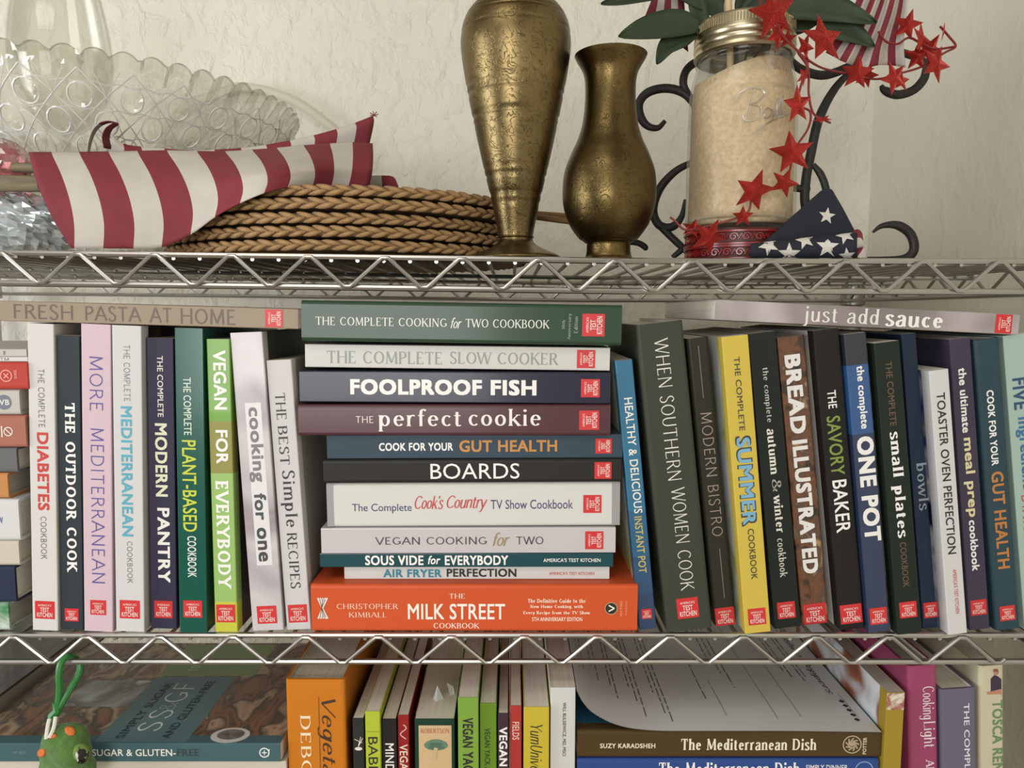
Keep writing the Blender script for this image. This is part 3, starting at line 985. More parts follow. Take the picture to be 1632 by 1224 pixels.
# ---- middle shelf, leaning at the right
LIME = photo_mat('cover_photo', [(216, 218, 220), (222, 222, 224), (206, 212, 196), (166, 180, 76), (214, 216, 214)], 16, seed=1.0)
FOOD = photo_mat('cover_photo', [(70, 34, 20), (196, 120, 40), (226, 214, 200), (120, 40, 24), (230, 180, 70)], 34, seed=4.0)
WHITEFOOD = photo_mat('cover_photo', [(214, 214, 216), (196, 120, 80), (226, 226, 226), (60, 90, 150), (224, 222, 220)], 22, seed=3.0)
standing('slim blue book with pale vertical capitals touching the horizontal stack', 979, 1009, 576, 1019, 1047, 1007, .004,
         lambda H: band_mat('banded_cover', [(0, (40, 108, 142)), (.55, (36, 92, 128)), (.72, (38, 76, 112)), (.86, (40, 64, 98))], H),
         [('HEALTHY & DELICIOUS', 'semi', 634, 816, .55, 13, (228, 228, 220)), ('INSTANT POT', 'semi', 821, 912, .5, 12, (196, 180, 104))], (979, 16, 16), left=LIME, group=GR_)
standing('wide olive grey book with thin white WOMEN COOK lettering', 1013, 1088, 519, 1061, 1137, 1005, -.001, (66, 70, 58),
         [('WHEN SOUTHERN', 'flare', 543, 765, .5, 22, (222, 220, 208)), ('WOMEN COOK', 'flare', 777, 943, .54, 22, (222, 220, 208))], (972, 34, 33), hard=True, coat=.05, rough=.5, group=GR_)
b_ = standing('dark olive book with thin lettering between two fine rules', 1092, 1131, 541, 1141, 1174, 1008, .012, (54, 53, 43),
         [('MODERN BISTRO', 'thin', 657, 853, .54, 18, (168, 150, 140))], (984, 30, 29), hard=True, coat=.05, rough=.5, group=GR_)
poly(*b_, [seg2(553, 0, 634, 0, 1.2), seg2(873, 2, 955, 2, 1.2)], (130, 122, 112), name='rule')
b_ = standing('yellow book with blue SUMMER lettering', 1152, 1190, 538, 1184, 1232, 1008, -.004, (222, 196, 84),
         [('THE COMPLETE', 'semi', 570, 685, .5, 9, (70, 66, 50)), ('COOKBOOK', 'semi', 841, 923, .52, 10, (70, 66, 50))], (984, 28, 27), left=LIME, group=GR_)
letters(*b_, [('SUMMER', 'black', 693, 837, .5, 25, (60, 62, 60))])
letters(*b_, [('SUMMER', 'bold', 696, 834, .5, 21, (120, 172, 202))], y=-.0004)
standing('black-green book with small white lowercase autumn lettering', 1191, 1237, 533, 1234, 1277, 1003, .006, (34, 40, 37),
         [('the complete', 'serif', 587, 672, .48, 11, (206, 204, 196)), ('autumn', 'serifb', 682, 754, .5, 12, (232, 230, 222)), ('&', 'serif', 762, 782, .55, 14, (170, 168, 158)), ('winter', 'serifb', 787, 848, .55, 14, (226, 224, 214)), ('cookbook', 'serif', 857, 920, .52, 12, (220, 218, 208))], (974, 28, 27), group=GR_)
standing('book with crusty loaf photo on its spine and white BREAD capitals', 1237, 1282, 539, 1279, 1322, 1006, .013, photo_mat('bread_photo', [(42, 28, 22), (66, 42, 30), (116, 70, 38), (80, 62, 52), (178, 136, 92)], 60, seed=6.0, stretch=(1.2, 1, .8)),
         [('BREAD', 'black', 567, 690, .5, 24, W), ('ILLUSTRATED', 'black', 700, 914, .5, 24, W)], (980, 36, 33), group=GR_)
standing('black book with white page edge showing and lime SAVORY lettering', 1296, 1336, 528, 1337, 1380, 1007, .003, (35, 33, 30),
         [('THE', 'semi', 622, 650, .5, 13, W), ('SAVORY', 'semi', 662, 755, .48, 21, (130, 146, 66)), ('BAKER', 'semi', 763, 847, .5, 22, W)], (980, 34, 31), left=(212, 210, 198), group=GR_)
standing('navy and blue book reading ONE POT in heavy white capitals', 1346, 1379, 534, 1382, 1421, 1006, -.002,
         lambda H: band_mat('banded_cover', [(0, (40, 44, 52)), (.10, (44, 84, 136)), (.325, (42, 54, 84))], H),
         [('the complete', 'bold', 584, 682, .55, 15, W), ('ONE POT', 'black', 694, 861, .55, 26, W)], (983, 27, 27), left=WHITEFOOD, group=GR_)
standing('dark forest green book with white small plates lettering', 1393, 1433, 548, 1428, 1471, 1005, -.006, (32, 44, 34),
         [('THE COMPLETE', 'semi', 578, 678, .5, 10, (104, 78, 62)), ('small plates', 'serifb', 687, 856, .48, 21, W), ('COOKBOOK', 'semi', 863, 936, .5, 10, (104, 78, 62))], (973, 27, 26), left=FOOD, group=GR_)
standing('dark navy book with dim grey lowercase bowls lettering', 1434, 1462, 534, 1472, 1493, 1004, .006, (34, 50, 70),
         [('bowls', 'serif', 735, 811, .7, 16, (140, 150, 160))], (973, 22, 25, .62), group=GR_)
standing('slim white book with black OVEN lettering, lower than its neighbours', 1481, 1511, 592, 1509, 1543, 1003, -.006, (224, 222, 220),
         [('TOASTER OVEN PERFECTION', 'semi', 627, 882, .5, 13, (34, 34, 38)), ("AMERICA'S TEST KITCHEN", 'semi', 907, 979, .56, 6, (196, 96, 86))],
         left=photo_mat('cover_photo', [(44, 48, 60), (20, 26, 70), (214, 214, 220), (40, 60, 140), (150, 150, 140)], 14, seed=8.0), group=GR_)
standing('greyish purple book with cream meal prep lettering', 1513, 1546, 542, 1544, 1579, 1003, .003, (72, 66, 84),
         [('the ultimate', 'bold', 587, 688, .5, 12, W), ('meal prep', 'bold', 696, 822, .5, 19, (222, 212, 168)), ('cookbook', 'bold', 827, 909, .5, 12, W)], (969, 25, 25), group=GR_)
standing('slate teal leaning book with orange GUT HEALTH lettering at the right', 1552, 1594, 543, 1587, 1627, 1003, .002, (52, 76, 86),
         [('COOK FOR YOUR', 'bold', 622, 740, .45, 11, W), ('GUT HEALTH', 'bold', 750, 906, .5, 19, (186, 122, 62))], (979, 24, 24), hard=True, left=(48, 84, 102), group=GR_)
standing('pale mint book with blue FIVE lettering, last upright at the right edge', 1598, 1642, 536, 1632, 1676, 1003, .004, (176, 202, 190),
         [('FIVE', 'bold', 603, 652, .46, 21, (48, 76, 112)), ('ingredient', 'bold', 664, 777, .46, 22, (56, 110, 150)), ('DINNERS', 'light', 787, 884, .46, 21, (178, 86, 70))], (968, 27, 27, .45), group=GR_)
b_ = lying('grey-pink lying book with white lowercase just add sauce lettering', 1140, 474, 513, 1624, 503, 532, .0, photo_mat('cover_photo', [(196, 184, 186), (186, 176, 176), (140, 130, 128), (120, 112, 108)], 5, seed=1.3, stretch=(1, 1, 1.2)),
      [('just add', 'serif', 1281, 1401, .42, 32, (228, 222, 220)), ('sauce', 'serifb', 1411, 1503, .40, 19, W)], (1600, 30, 26), hard=False, D=.2, group=GR_)

# ---- far left edge: lying books seen from their right end
edge = [  # top, bottom, right px, Y, colour, label
 (959, 1005, 14, .0, photo_mat('cover_photo', [(60, 90, 130), (200, 210, 200), (60, 130, 80), (220, 224, 220)], 30, seed=5), 'blue and green patterned book lowest in the far left stack', (112, 110, 104)),
 (898, 957, 24, .0, (44, 52, 76), 'dark navy book in the far left stack', None),
 (855, 897, 30, .0, (214, 204, 188), 'cream book in the far left stack above the navy one', None),
 (786, 853, 30, -.002, (222, 222, 222), 'thick white wrapped book in the far left stack', None),
 (742, 784, 12, .0, (206, 144, 88), 'orange-tan book end in the far left stack', (104, 102, 98)),
 (698, 740, 26, .0, (112, 112, 112), 'grey book in the far left stack', None),
 (644, 696, 40, -.002, (178, 116, 98), 'salmon brown book with a white emblem in the far left stack', None),
 (599, 641, 30, .0, (204, 200, 190), 'off-white book with a round grey badge in the far left stack', None),
 (548, 593, 42, -.002, (196, 72, 62), 'red book with a pale emblem in the far left stack', None),
 (535, 544, 42, .0, (226, 224, 220), 'thin white booklet near the top of the far left stack', None),
 (519, 532, 40, .0, (206, 202, 192), 'thin off-white booklet topmost in the far left stack', None)]
z = deck(1)
for (a, b, r, Y, col, lab, side) in edge:
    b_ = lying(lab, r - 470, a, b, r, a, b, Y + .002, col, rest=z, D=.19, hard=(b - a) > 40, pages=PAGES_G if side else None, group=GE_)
    z += b_[2] + .0002
    if 'emblem' in lab and 'red' in lab:
        poly(*b_, ring(8, 0, 8, 10) + [seg2(4, 4, 12, -4, 2), seg2(4, -4, 12, 4, 2)], (226, 150, 130))
        upright(*b_, [('GUIDE', 'semi', 19 + 4, 14, .55, 4, (232, 170, 150))])
    elif 'emblem' in lab:
        poly(*b_, ring(12, 0, 6, 7.5) + [seg2(2, -9, 2, 9, 2), seg2(7, 5, 17, -5, 1.5)], (232, 224, 216))
    elif 'badge' in lab:
        poly(*b_, [disc(5, 0, 12)], (112, 116, 130))
        letters(*b_, [('VB', 'bold', -2, 14, .5, 9, (214, 214, 212))], y=-.0004)
    elif 'wrapped' in lab:
        letters(*b_, [('W', 'semi', -4, 4, .5, 10, (70, 76, 160))])
    elif 'topmost' in lab or 'booklet' in lab:
        letters(*b_, [('3', 'semi', 2, 6, .5, 6, (90, 88, 86))] if 'topmost' in lab else [('TM', 'thin', -2, 12, .5, 5, (90, 88, 86))])
# ---- bottom shelf
def low(label, TL, TR, ty, Y, cover, items=(), lean=0.0, **kw):
    a, b = P(TL, ty, Y), P(TR, ty, Y)
    zb = deck(2)
    q0, q1 = proj((a.x + lean, Y, zb)), proj((b.x + lean, Y, zb))
    root, H, T, k = book(label, q0, q1, (TL, ty), (TR, ty), Y, cover, rest=zb, group=GB_, **kw)
    kk = PS(Y, ty)
    letters(root, H, T, kk, ty, items)
    return root, H, T, kk, ty

DIM = (40, 40, 40)
b_ = low('thick orange book with dark cursive lettering on the bottom shelf', 454, 550, 1083, .004, (214, 128, 34),
    [('DEBORAH', 'serif', 1143, 1330, .32, 17, (240, 222, 190)), ('Vegetarian', 'ital', 1116, 1322, .68, 30, (66, 46, 30))], hard=True, D=.21, pages=PAGES)
poly(*b_, [seg2(1112, 5, 1330, 5, 1.2)], (120, 80, 36), name='rule')
b_ = low('slim charcoal book with a white onion drawing, right of the orange book', 561, 580, 1145, .004, (52, 52, 52))
poly(*b_, [seg2(1180, -6, 1186, 6, 1), seg2(1176, 4, 1184, 2, 1), seg2(1178, 7, 1190, 1, 1), disc(1196, 0, 3, 6), seg2(1192, 0, 1184, 2, 1.6)], (222, 220, 214))
b_ = low('lime yellow book with black BAB letters on the bottom shelf', 581, 606, 1134, .0, (190, 204, 62), [('BABE', 'sans', 1177, 1238, .5, 15, DIM)])
poly(*b_, [seg2(1168, -9 + 3.6 * i, 1168, -7.6 + 3.6 * i, 1.2) for i in range(6)], (80, 84, 40), name='rule')
low('black book with white MIND letters between lime and red spines', 608, 632, 1146, .004, (42, 40, 40), [('MINDFUL', 'semi', 1187, 1268, .5, 14, W)])
b_ = low('red book with pale VEGA letters beside the mushroom spine', 633, 652, 1140, .006, (160, 40, 40), [('VEGAN', 'semi', 1189, 1244, .5, 13, (232, 214, 200))])
poly(*b_, [seg2(1156 + 3 * i, 5 * math.sin(i * .9), 1159 + 3 * i, 5 * math.sin((i + 1) * .9), 1.6) for i in range(8)], (228, 190, 180), name='emblem')
b_ = low('wide dark green book with a mushroom print on a tan panel', 660, 725, 1146, .004, (30, 66, 48), left=photo_mat('cover_photo', [(226, 224, 214), (200, 60, 60), (120, 150, 60), (230, 226, 216)], 40, seed=2.0), D=.2)
panel(*b_, 1157, 1480, .10, .92, mat('panel_tan', (206, 176, 132), .5), name='printed_panel')
upright(*b_, [('ROBERTSON', 'serif', 1166, 46, .51, 8, (168, 74, 52))])
poly(*b_, [disc(1190, 2, 9, 19), disc(1187, 2, 7, 15)], (98, 128, 106), y=-.0003, name='mushroom_print')
poly(*b_, [seg2(1186, 2 + 1.6 * i, 1196, 2 + 2.4 * i, .8) for i in range(-5, 6)], (60, 92, 78), y=-.0004, name='mushroom_gills')
poly(*b_, [seg2(1194, 2, 1211, -1, 6), disc(1211, -1, 4)], (196, 176, 130), y=-.0005, name='mushroom_stem')
low('pale green book reading VEGAN in black, taller of the green pair', 729, 763, 1112, -.002, (136, 174, 70), [('VEGAN', 'bold', 1146, 1196, .48, 17, DIM), ('YACK', 'bold', 1203, 1250, .48, 17, DIM)])
low('darker green book with thin small black capitals, right of the pale green one', 764, 792, 1121, .002, (112, 150, 44), [('VEGAN YACK ATTACK', 'semi', 1163, 1268, .45, 9, (50, 56, 30))])
low('slim plum book with white VEGAN letters on the bottom shelf', 793, 811, 1137, .0, (72, 52, 60), [('VEGAN', 'bold', 1160, 1226, .5, 13, W)])
low('slim red and green banded book reading FIELDS', 812, 832, 1125, .002, lambda H: band_mat('banded_cover', [(0, (176, 50, 42)), (.295, (86, 110, 40)), (.9, (86, 110, 40))], H), [('FIELDS', 'semi', 1152, 1182, .5, 11, (232, 200, 190))])
low('yellow book with black cursive lettering on the bottom shelf', 834, 876, 1127, -.004, (212, 190, 62), [('YumUniverse', 'ital', 1157, 1258, .5, 20, (44, 42, 34))])
low('white book with tiny black capitals beside the draped paper sheet', 877, 918, 1096, .0, (222, 220, 216), [('WILL BULSIEWICZ, MD, MSCI', 'semi', 1121, 1211, .55, 6, (70, 70, 70))], right=(226, 224, 220), D=.21)
# torn paper slips marking pages of the mushroom book
for i, (pts_, Y_, lab) in enumerate((([(682, 1140), (690, 1116), (697, 1092), (706, 1112), (712, 1142), (700, 1136)], .035, 'torn white paper slip standing in the mushroom book, left one'), ([(716, 1130), (718, 1108), (712, 1088), (722, 1094), (727, 1118), (722, 1134)], .045, 'torn white paper slip standing in the mushroom book, right one'))):
    vs_ = []
    for j, (a, b) in enumerate(pts_):
        vs_.append(P(a, b, Y_ + .004 * (j % 2)))
    zlow = P(690, 1146, .004).z - .002
    vs_.append(Vector(((vs_[0].x + vs_[-1].x) / 2, Y_ + .002, zlow)))
    ctr = sum(vs_, Vector()) / len(vs_)
    ctr.y -= .004
    n = len(vs_)
    mb = MB()
    mb.add(vs_ + [ctr], [(q, (q + 1) % n, n) for q in range(n)])
    o = mb.build('paper_slip', mat('copy_paper', (206, 205, 204), .7))
    s_ = o.modifiers.new('thick', 'SOLIDIFY')
    s_.thickness = .0004
    tag(o, lab, 'paper', 'paper slips in the mushroom book')
# lying pair and sheet
GSup = 'books lying in the right stack on the bottom shelf'
zt = P(1100, 1164, .0).z
def stack_down(label_cols, L, R, ztop, Y, D=.2, bottom=None):
    pass
xL, xR = P(920, 1186, .0).x, P(1405, 1186, .0).x
def lying_at(label, x0, x1, z0, z1, Y, cover, items=(), group=None, s0=None, **kw):
    q = [proj((x1, Y, z0)), proj((x1, Y, z1)), proj((x0, Y, z0)), proj((x0, Y, z1))]
    root, H, T, k = book(label, q[0], q[1], q[2], q[3], Y, cover, group=group, pxlen=q[0][0] - q[2][0], **kw)
    s0 = q[2][0]
    letters(root, H, T, k, s0, items)
    return root, H, T, k, s0
zz = [deck(2), deck(2) + .048, deck(2) + .098, deck(2) + .150]
for i in range(3):
    lying_at(('black book lowest under the royal blue lying book', 'grey book between black and green ones under the royal blue book', 'green book directly under the royal blue lying book')[i], xL - .002, xR - .004, zz[i] + .0004, zz[i + 1], .004, ((50, 50, 54), (120, 118, 112), (70, 96, 74))[i], group=GB_, hard=True)
zmid = P(1100, 1208.5, .0).z
b_ = lying_at('royal blue lying book under the brown one on the bottom shelf', xL, xR - .002, zz[3] + .0004, zmid - .0004, .0, (52, 82, 148), hard=True, group=GB_)
k_ = b_[3]
letters(*b_, [('The Mediterranean Dish', 'serifb', 1048, 1270, 1 - 16 * k_ / b_[2], 22, W), ('SIMPLY DINNER', 'semi', 1280, 1346, 1 - 14 * k_ / b_[2], 9, (226, 226, 230))])
poly(*b_, ring(1372, b_[2] / k_ / 2 - 18, 13, 14.5), (150, 170, 210))
b_ = lying_at('dark olive brown lying book under the printed paper sheet', xL, xR, zmid, zt, .0, (84, 66, 34), [('SUZY KARADSHEH', 'bold', 956, 1044, .45, 8, (226, 214, 190)), ('The Mediterranean Dish', 'serifb', 1085, 1300, .5, 20, (236, 226, 206))], hard=True, group=GB_, right=photo_mat('cover_photo', [(20, 60, 84), (40, 100, 130), (24, 50, 70)], 14, seed=3))
poly(*b_, ring(1357, 0, 13.5, 15), (196, 180, 150))
poly(*b_, [seg2(1357 + 11 * math.cos(a), 11 * math.sin(a), 1357 + 5 * math.cos(a + 1.2), 5 * math.sin(a + 1.2), 2.2) for a in [i * 2 * PI / 9 for i in range(9)]] + [disc(1357, 1, 4)], (176, 158, 128))
upright(*b_, [('POTTER', 'bold', 1377, 28, .45, 6, (214, 200, 170))])

# printed sheet, curling up against the white book
front = [(919, 1101), (928, 1118), (946, 1137), (985, 1156), (1040, 1164.2), (1130, 1165), (1240, 1165), (1330, 1166), (1405, 1167)]
fw = [P(a, b, -.004) for a, b in front]
ztop_ = zt + .0006
fw = [Vector((v.x, 0, max(v.z, ztop_))) for v in fw]
fcur = spline(fw, 5)
flen = [0.0]
for a, b in zip(fcur, fcur[1:]):
    flen.append(flen[-1] + (b - a).length)
def sheet(u, v, off=0.0):
    s_ = u * flen[-1]
    i = 0
    while i < len(flen) - 2 and flen[i + 1] < s_:
        i += 1
    t = (s_ - flen[i]) / (flen[i + 1] - flen[i])
    q = fcur[i].lerp(fcur[i + 1], t)
    d = (fcur[i + 1] - fcur[i]).normalized()
    n_ = Vector((-d.z, 0, d.x))
    wav = .0012 * math.sin(9 * v) * math.sin(3 * u) ** 2
    return Vector((q.x, -.004 + v * .216, q.z + max(0, wav) + (v * (1 - u) ** 2) * .012)) + n_ * off
mb = MB()
nu, nv = 60, 10
for sgn, off in ((1, .0003), (-1, 0.0)):
    vs_ = [sheet(i / nu, j / nv, off) for j in range(nv + 1) for i in range(nu + 1)]
    fs_ = [(j * (nu + 1) + i, j * (nu + 1) + i + 1, (j + 1) * (nu + 1) + i + 1, (j + 1) * (nu + 1) + i) for j in range(nv) for i in range(nu)]
    mb.add(vs_, fs_ if sgn > 0 else [f[::-1] for f in fs_])
sh = mb.build('paper_sheet', mat('copy_paper', (206, 205, 204), .7), None, True)
tag(sh, 'printed white paper sheet draped over the brown lying book', 'paper')
mb = MB()
rnd = random.Random(3)
def line_strip(u0, v0, v1, w):
    n = max(2, int((v1 - v0) / .06) + 1)
    vs_, fs_ = [], []
    for i in range(n + 1):
        v = v0 + (v1 - v0) * i / n
        vs_ += [sheet(u0 - w, v, .0005), sheet(u0 + w, v, .0005)]
    for i in range(n):
        fs_.append((2 * i, 2 * i + 1, 2 * i + 3, 2 * i + 2))
    mb.add(vs_, fs_)
for u0, v0, v1 in ((.90, .42, .98), (.885, .40, .98), (.85, .44, .98), (.835, .50, .98), (.62, .30, .98), (.60, .46, .98), (.58, .62, .98), (.50, .22, .6), (.36, .06, .98), (.345, .10, .98), (.33, .28, .98), (.28, .06, .98), (.265, .18, .98), (.25, .3, .9), (.20, .2, .98), (.185, .3, .98), (.14, .3, .98), (.12, .4, .98), (.08, .3, .9), (.06, .3, .9)):
    v = v1
    while v > v0 + .02:
        w_ = rnd.uniform(.03, .09)
        line_strip(u0, max(v0, v - w_), v, .0017)
        v -= w_ + .014
mb.build('printed_lines', ink((82, 80, 79)), sh)['kind'] = 'stuff'
mb = MB()
for u0, v0, v1 in ((.70, .08, .98), (.54, .1, .4), (.78, .1, .6), (.965, .10, .3)):
    line_strip(u0, v0, v1, .0010)
mb.build('printed_rule', ink((120, 118, 116)), sh)
mb = MB()
v_, f_ = text_data('Shishito Peppers', 'ital')
mb.add([sheet(.940 + b * .030, .62 - a * .66, .0006 + li) for a, b, li in v_], f_)
for i in range(5):
    cv = .23 - i * .036
    mb.add([sheet(.955 + .010 * math.sin(q), cv + .014 * math.cos(q), .0006) for q in (0, PI / 2, PI, 1.5 * PI)], [(0, 1, 2, 3)])
mb.build('printed_heading', ink((36, 34, 34)), sh)

# right end of the bottom shelf
BOWLP = photo_mat('cover_photo', [(216, 216, 218), (222, 222, 224), (196, 196, 200), (150, 90, 60), (110, 50, 40), (222, 220, 220)], 13, seed=9.0, stretch=(1, 1, 1.4))
TOPF = photo_mat('cover_photo', [(210, 200, 180), (150, 60, 40), (220, 214, 196), (100, 60, 36)], 60, seed=4.4)
b_ = low('mustard yellow book with white bowls pictured on its side cover', 1413, 1443, 1104, -.004, (172, 146, 48), left=BOWLP, D=.2, pages=PAGES_G)
panel(*b_, 1105, 1133, 0.02, .98, TOPF, name='printed_panel')
b_ = low('magenta pink book with condensed white serif lettering', 1446, 1494, 1062, .002, (164, 74, 110), [('Cooking', 'deco', 1098, 1153, .62, 24, (228, 212, 216)), ('Light', 'deco', 1157, 1201, .64, 24, (228, 212, 216)), ('ANNUAL', 'serifb', 1221, 1290, .7, 14, (226, 210, 214))], lean=.021, hard=True, D=.23, pages=PAGES_G)
low('lavender grey hardback in a dust jacket with spaced white capitals', 1498, 1556, 1100, .0, (112, 104, 126), [('THE COMPLETE', 'semi', 1125, 1270, .72, 9, (226, 222, 226))], lean=.021, hard=True, D=.22, coat=.3)
b_ = low('cream book with green capitals and a tiny portrait print', 1560, 1601, 1062, .002, (214, 206, 176), [('TOSCA', 'bold', 1121, 1194, .72, 17, (106, 138, 92)), ('RENO', 'bold', 1202, 1262, .72, 17, (106, 138, 92))], lean=.020, hard=True, D=.22)
poly(*b_, [disc(1074, 7, 4, 3.5), [(1081, 10), (1078, 4), (1084, -2), (1105, -2), (1104, 15), (1086, 15)]], (52, 40, 62), name='portrait_print')
poly(*b_, [disc(1073.5, 6, 5, 3.6), [(1102, 14), (1111, 16), (1110, -8), (1106, -8), (1105, 0)]], (186, 130, 104), y=-.0003, name='portrait_skin')
poly(*b_, [disc(1070.5, 6, 2.6, 4.4)], (140, 90, 62), y=-.00035, name='portrait_hair')

# left end of the bottom shelf
x1 = P(447, 1199, .0).x
x0 = P(-62, 1199, .0).x
za, zb_, zc_ = P(200, 1184, .0).z, P(200, 1214.5, .0).z, P(200, 1262, .0).z
COV = photo_mat('cover_photo', [(74, 56, 44), (136, 92, 64), (66, 56, 48), (176, 148, 118), (110, 80, 60)], 34, seed=7.0, stretch=(1, .6, 1.3))
b_ = lying_at('teal lying book with pictured front cover, hanging toy before it', x0, x1, zb_, za, .0, (74, 106, 112), [('SUGAR & GLUTEN-', 'semi', 148, 281, .5, 11.5, W), ('FREE', 'semi', 283, 318, .5, 11.5, (52, 66, 70)), ('AMY GREEN', 'semi', 22, 42, .5, 5, (110, 140, 146))], right=COV, D=.196, group=GB_)
root, H, T, k, s0 = b_
poly(*b_, ring(422, 0, 6.4, 8.4) + [seg2(418, 0, 426, 0, 1.6), seg2(422, -4, 422, 4, 1.6), seg2(428, -6, 430, 6, 1.6)], (222, 226, 226))
def coverprint(root, H, T, zlo, zhi, ylo, yhi, m, off, name='printed_panel'):
    mb = MB()
    mb.box(T / 2 - .0001, T / 2 + off, ylo, yhi, H - zhi, H - zlo)
    return mb.build(name, m, root)
def covertext(root, H, T, s_, st_, zc, yc, L, hh, col, off):
    """lettering on the front cover: reads away from the spine, top towards the book's head"""
    v, f = text_data(s_, st_)
    mb = MB()
    mb.add([(T / 2 + off + li, yc + a * L, H - zc + b * hh) for a, b, li in v], f)
    mb.build('cover_title', ink(col), root)
def zpx(px):
    return (px - s0) * k
# teal title panel, white-grey photo, green band, plate
coverprint(root, H, T, zpx(150), zpx(297), .002, .118, mat('book_cover', (84, 116, 122), .36, coat=.1), .0001)
covertext(root, H, T, 'SS', 'thin', zpx(218), .036, .036, .021, (206, 214, 214), .00025)
covertext(root, H, T, '&', 'thin', zpx(219), .060, .014, .015, (150, 170, 172), .00025)
covertext(root, H, T, 'GF', 'thin', zpx(218), .086, .036, .021, (206, 214, 214), .00025)
covertext(root, H, T, 'SIMPLY SUGAR', 'semi', zpx(184), .056, .098, .008, (36, 54, 60), .00025)
covertext(root, H, T, 'AND GLUTEN-FREE', 'semi', zpx(258), .058, .102, .008, (36, 54, 60), .00025)
coverprint(root, H, T, zpx(30), zpx(148), .060, .110, photo_mat('cover_photo', [(186, 190, 190), (140, 140, 138), (90, 90, 86), (200, 204, 204)], 22, seed=3), .0001)
coverprint(root, H, T, zpx(150), zpx(330), .120, .192, mat('book_cover', (122, 146, 92), .36, coat=.1), .0001)
covertext(root, H, T, '100', 'light', zpx(205), .140, .02, .011, (206, 214, 196), .00025)
mb = MB()
mb.add([(T / 2 + .0002, .012 + .012 * math.cos(2 * PI * i / 24), H - zpx(360) + .017 * math.sin(2 * PI * i / 24)) for i in range(24)], [tuple(range(24))])
mb.build('plate_print', ink((206, 204, 202)), root)
mb = MB()
mb.add([(T / 2 + .0004, .013 + .008 * math.cos(2 * PI * i / 24), H - zpx(360) + .012 * math.sin(2 * PI * i / 24)) for i in range(24)], [tuple(range(24))])
mb.build('plate_food_print', photo_mat('cover_photo', [(40, 36, 34), (120, 116, 112), (60, 50, 46)], 60), root)
lying_at('cream lying book directly under the teal one', x0 + .004, x1 + .004, zc_ + .0003, zb_ - .0003, .002, (214, 208, 190), D=.2, group=GB_)
zb = deck(2)
st = (zc_ - zb) / 3
for i in range(3):
    lying_at(('brown book lowest in the stack under the teal lying book', 'grey-green book above the brown one under the teal lying book', 'dark red book directly under the cream lying book')[i], x0 + .004, x1, zb + i * st + .0003, zb + (i + 1) * st, .004, ((92, 70, 54), (110, 118, 108), (110, 46, 44))[i], group=GB_, hard=True)
xr = P(-80, 1190, .0).x
xl = SX0 + .02
zl0, zl1 = P(-80, 1214, .0).z, P(-80, 1167, .0).z
lying_at('dark grey lying book with pale stripe on its cover, bottom left corner', xl, xr, zl0, zl1, .0, (74, 72, 70), hard=True, D=.25, group=GB_, pages=PAGES_G,
         right=photo_mat('cover_photo', [(70, 80, 96), (64, 62, 62), (92, 90, 88), (56, 54, 54)], 5, seed=5.5, stretch=(1, .3, 3)))
st = (zl0 - zb) / 3
for i in range(3):
    lying_at(('black book lowest under the dark grey book, bottom left', 'tan book between black and blue ones, bottom left stack', 'blue book directly under the dark grey lying book')[i], xl, xr, zb + i * st + .0003, zb + (i + 1) * st - .0002, .004, ((40, 40, 42), (150, 126, 96), (60, 80, 120))[i], group=GB_, hard=True)

# hanging frog toy
toy = thing('frog_keychain', 'green plush frog keychain with orange spots hanging from the lower shelf rail', 'toy', P(105, 1190, -.022))
base = toy.location.copy()
KT = PS(-.034)
TOYG = mat('plush_green', (74, 112, 42), .9, var=.18, vscale=160, bump=.5, bscale=900, sheen=.3)
def blob_r(d):
    """radial surface of the toy: head, eye mound, cheek"""
    best = 0.0
    for (cx, cy, cz, r) in ((0, 0, -4, 34), (14, -10, -6, 33), (20, -16, -8, 25), (-18, 2, -12, 28), (-8, 4, 4, 34), (8, 6, 10, 30), (2, 0, -40, 40), (-20, 0, -40, 28), (24, 0, -36, 26)):
        c_ = Vector((cx, cy, cz))
        b = d.dot(c_)
        disc_ = b * b - c_.length_squared + r * r
        if disc_ > 0:
            best = max(best, b + math.sqrt(disc_))
    return best
mb = MB()
NA, NB = 48, 32
dirs = []
for j in range(NB + 1):
    for i in range(NA):
        th_, ph_ = PI * j / NB, 2 * PI * i / NA
        dirs.append(Vector((math.sin(th_) * math.cos(ph_), math.sin(th_) * math.sin(ph_), math.cos(th_))))
mb.add([Vector((d.x, d.y * .72, d.z)) * blob_r(d) * KT for d in dirs], [(j * NA + i, (j + 1) * NA + i, (j + 1) * NA + (i + 1) % NA, j * NA + (i + 1) % NA) for j in range(NB) for i in range(NA)])
body = mb.build('body', TOYG, toy, 'all')
body.modifiers.new('smooth', 'SMOOTH').iterations = 4
ORANGE = mat('plush_orange', (206, 110, 50), .85, bump=.3, bscale=900)
